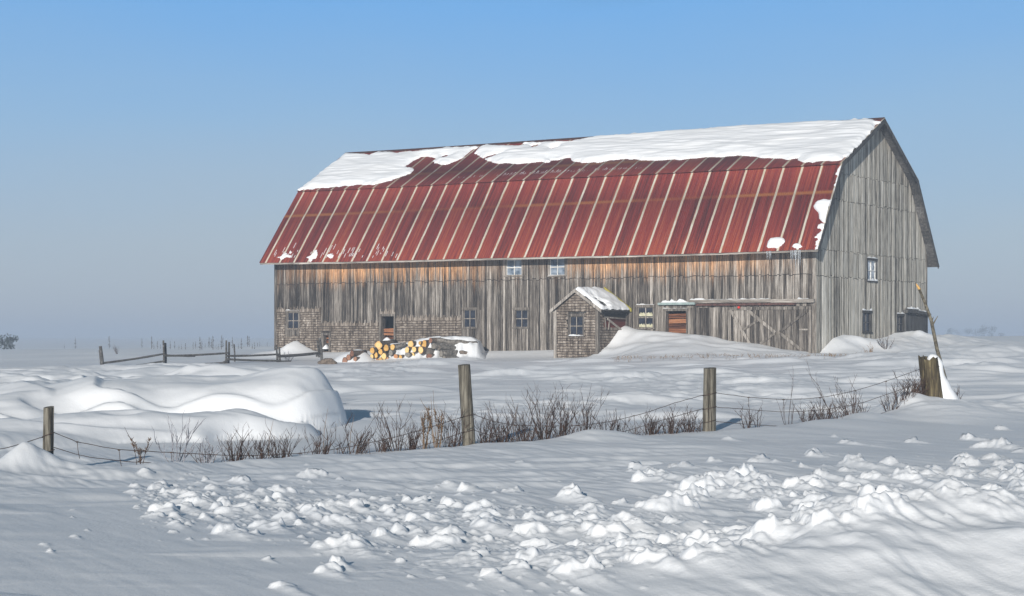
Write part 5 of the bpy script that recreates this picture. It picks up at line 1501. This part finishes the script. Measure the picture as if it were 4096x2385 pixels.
# ------------------------------------------------------------------ rail fence at the left
rf = empty('rail_fence', (0, 0, 0)); tag(rf, 'old split rail fence half buried in snow left of the barn', 'fence')
RP = [(247, 852, 253, 905, 84, 8), (245, 862, 250, 905, 84.3, 5), (402, 838, 404, 896, 86, 5), (407, 844, 408, 896, 86.2, 5), (557, 838, 556, 900, 88, 5), (564, 842, 562, 900, 88.2, 5), (576, 847, 578, 888, 91, 4), (680, 850, 683, 892, 90, 5), (687, 854, 689, 892, 90.1, 5), (781, 838, 785, 874, 92.5, 5), (787, 832, 792, 880, 92.6, 7), (778, 878, 784, 862, 92.4, 5)]
for k, (x0, y0, x1, y1, D, w) in enumerate(RP):
    m = MB(); a, b = atd(x0, y0, D), atd(x1, y1 + 6, D); r = w / 4600 * D / 2
    m.tube([b, (a + b) / 2 + Vector((.01, 0, 0)), a], [r * 1.05, r, r * .9], 8, wob=.08); m.build('post', M['rail'], rf)
for (x0, y0, x1, y1, D0, D1, w) in [(250, 894, 404, 871, 84, 86, 5), (310, 903, 404, 889, 84.8, 86, 5), (402, 876, 562, 869, 86, 88, 5), (404, 874, 480, 877, 86, 87, 4), (480, 897, 560, 892, 87, 88, 5), (530, 902, 562, 886, 87.6, 88, 5), (558, 876, 686, 872, 88, 90, 5), (558, 884, 690, 888, 88, 90, 5), (684, 877, 786, 869, 90, 92.5, 7), (686, 890, 715, 889, 90, 90.5, 5)]:
    m = MB(); a, b = atd(x0, y0, D0), atd(x1, y1, D1); r = w / 4600 * D0 / 2
    m.tube([a + (b - a) * q + Vector((0, 0, -.05 * math.sin(q * 3.14) * ((b - a).length / 3) * .5)) for q in (0, .25, .5, .75, 1)], [r, r * 1.1, r, r * 1.05, r * .9], 7, wob=.07)
    m.build('rail', M['rail'], rf)

# ------------------------------------------------------------------ far vegetation
def sapling_mesh(seed):
    rn = random.Random(seed); m = MB()
    m.tube([(0, 0, -.1), (rn.uniform(-.03, .03), 0, .5), (rn.uniform(-.06, .06), 0, 1)], [.022, .016, .005], 5)
    for k in range(26):
        z = rn.uniform(.15, .92); a = rn.uniform(0, 6.28); l_ = .12 * (1.05 - z) + .02
        m.tube([(0, 0, z), (l_ * math.cos(a), l_ * math.sin(a), z + rn.uniform(.0, .08))], [.018, .004], 3, cap=False)
    return m
protos = []
SAP = [590, 690, 1000, 1300, 1390, 1410, 1442, 1470, 1640, 1665, 1700, 1770, 1792, 1832, 1850, 1880, 1915, 1935, 1952, 1980, 2000, 2030, 2042, 2130, 2185, 2212, 2268, 2282, 2312, 2332, 2360, 2380, 2448, 1560, 1600]
for k, zx in enumerate(SAP):
    x = zx * .4365; far = zx < 1350
    y = 1200 + (472 if not far else 462) * .4365 + random.uniform(-3, 3)
    D = random.uniform(128, 150) if not far else random.uniform(230, 300)
    if len(protos) < 4:
        o = sapling_mesh(k).build('sapling', M['sapling'], None); protos.append(o)
    else:
        o = protos[k % 4].copy(); col.objects.link(o)
    p = at_depth(x, y, D)
    h = (.35 + .75 * random.random() ** 1.6) * (1.0 if not far else 1.7)
    o.location = (p[0], p[1], ground(p[0], p[1])); o.scale = (h * 1.2, h * 1.2, h); o.rotation_euler = (0, 0, random.uniform(0, 6))
    tag(o, 'small dark sapling in the hazy row beyond the rail fence' if not far else 'faint sapling lost in the haze left of the rail fence posts', 'sapling', 'saplings beyond the rail fence' if not far else 'faint saplings in the haze')
def leafy(name, seed, X, D, W, H, label, nf=900):
    rn = random.Random(seed); m = MB()
    root = empty(name, (X, D, ground(X, D))); tag(root, label, 'tree' if name == 'evergreen_tree' else 'bush')
    cl = [(rn.uniform(-W * .45, W * .45), rn.uniform(-.5, .5), rn.uniform(.2, .75) * H, rn.uniform(.22, .4) * H) for _ in range(9)]
    for k in range(nf):
        c = rn.choice(cl); d = Vector((rn.gauss(0, 1), rn.gauss(0, 1), rn.gauss(0, .8))).normalized() * c[3] * rn.random() ** .4
        p = Vector(c[:3]) + d; s_ = rn.uniform(.05, .12) * max(1, H / 2); a = Vector((rn.gauss(0, 1), rn.gauss(0, 1), rn.gauss(0, 1))).normalized() * s_; b = a.cross(Vector((rn.gauss(0, 1), 1, .3))).normalized() * s_ * .5
        if p[2] < .02: continue
        m.add([p - a, p + b, p + a, p - b], [(0, 1, 2, 3)])
    m.build('crown', M['evergreen'], root)
    t = MB(); t.tube([(0, 0, -.2), (.05, 0, H * .6)], [.06, .02], 6); t.build('trunk', M['twig'], root)
leafy('evergreen_bush', 5, (10 - 1260) / 4600 * 190, 190, 2.6, 1.7, 'dark evergreen bush at the far left edge of the field')
for k, (x, D, W, H, lab) in enumerate([(2355, 800, 11, 4.5, 'hazy far bush, left one beyond the barn'), (2440, 760, 12, 5.5, 'hazy far bush, right one near the picture edge'), (2395, 850, 10, 4.5, 'hazy far bush between the other two on the right horizon')]):
    leafy('far_bush', 20 + k, (x - 1260) / 4600 * D, D, W, H, lab, 500)

# ------------------------------------------------------------------ air
HAZE = 0.0015
if HAZE:
    m = bpy.data.materials.new('pale_air'); m.use_nodes = True; nt = m.node_tree; nt.nodes.clear()
    out = nt.nodes.new('ShaderNodeOutputMaterial'); vp = nt.nodes.new('ShaderNodeVolumePrincipled')
    vp.inputs['Color'].default_value = (0.60, 0.69, 0.82, 1); vp.inputs['Density'].default_value = HAZE
    vp.inputs['Anisotropy'].default_value = 0.0
    nt.links.new(vp.outputs[0], out.inputs['Volume'])
    b = MB(); b.box(-15000, 15000, -60, 4600, float(GZ.min()) - 1.0, 14.0)
    h = b.build('haze', m); tag(h, 'cold pale haze lying over the snow field', 'haze', kind='stuff')

# ------------------------------------------------------------------ light, sky, camera
SUN_AZ, SUN_EL = math.radians(180 + 14), math.radians(15.5)
sd = Vector((math.sin(SUN_AZ) * math.cos(SUN_EL), math.cos(SUN_AZ) * math.cos(SUN_EL), math.sin(SUN_EL)))
li = bpy.data.lights.new('sun', 'SUN'); li.energy = 4.4; li.angle = math.radians(0.6); li.color = (1.0, 0.955, 0.885)
lo = bpy.data.objects.new('sun', li); lo.rotation_euler = sd.to_track_quat('Z', 'Y').to_euler(); lo.location = (0, -20, 30); col.objects.link(lo)
wd = bpy.data.worlds.new('World'); sc.world = wd; wd.use_nodes = True
nt = wd.node_tree; bg = nt.nodes['Background']
sk = nt.nodes.new('ShaderNodeTexSky'); sk.sky_type = 'NISHITA'; sk.sun_disc = False
sk.sun_elevation = SUN_EL; sk.sun_rotation = SUN_AZ; sk.altitude = 100; sk.air_density = 1.0; sk.dust_density = 0.6; sk.ozone_density = 2.0
t = NT(nt)
tc = nt.nodes.new('ShaderNodeTexCoord'); sx = nt.nodes.new('ShaderNodeSeparateXYZ'); nt.links.new(tc.outputs['Generated'], sx.inputs[0])
cn = t.noise(t.coord('Generated', (3.0, 3.0, 9.0)), 1.0, 4, 0.5)
air = t.ramp(t.math('ADD', sx.outputs[2], t.math('MULTIPLY', t.math('SUBTRACT', cn, 0.5), 0.08)), [(0.0, (0.38, 0.465, 0.585)), (0.05, (0.36, 0.475, 0.625)), (0.11, (0.265, 0.46, 0.72)), (0.185, (0.15, 0.41, 0.82)), (0.25, (0.042, 0.10, 0.155)), (1.0, (0.018, 0.046, 0.078))])
lk = t.math('MULTIPLY', t.math('MULTIPLY', t.mapr(sx.outputs[2], 0.0, 0.13, 0.75, 0.0), t.mapr(sx.outputs[0], -0.25, 0.12, 1.0, 0.15)), t.mapr(t.noise(t.coord('Generated', (5, 5, 14)), 1.0, 5, 0.6), 0.3, 0.65, 0.6, 1.0))
air = t.mix(lk, air, (0.40, 0.45, 0.54))
vm = nt.nodes.new('ShaderNodeVectorMath'); vm.operation = 'SCALE'; vm.inputs['Scale'].default_value = 1 / 0.12
nt.links.new(air, vm.inputs[0])
nt.links.new(t.mix(0.85, sk.outputs[0], vm.outputs[0]), bg.inputs[0]); bg.inputs[1].default_value = 0.12
cam = bpy.data.cameras.new('camera'); co = bpy.data.objects.new('camera', cam); col.objects.link(co); sc.camera = co
co.location = (0, 0, EYE); co.rotation_euler = (math.radians(90), 0, 0)
cam.sensor_width = 36; cam.lens = 36 * F / 4096; cam.shift_y = (HY - 2385 / 2) / 4096
cam.clip_start = .1; cam.clip_end = 30000
vs = sc.view_settings; vs.view_transform = 'Standard'; vs.look = 'None'; vs.exposure = 0.0; vs.gamma = 1.0
sc.render.film_transparent = False
sc.cycles.max_bounces = 6; sc.cycles.volume_bounces = 1; sc.cycles.use_denoising = True
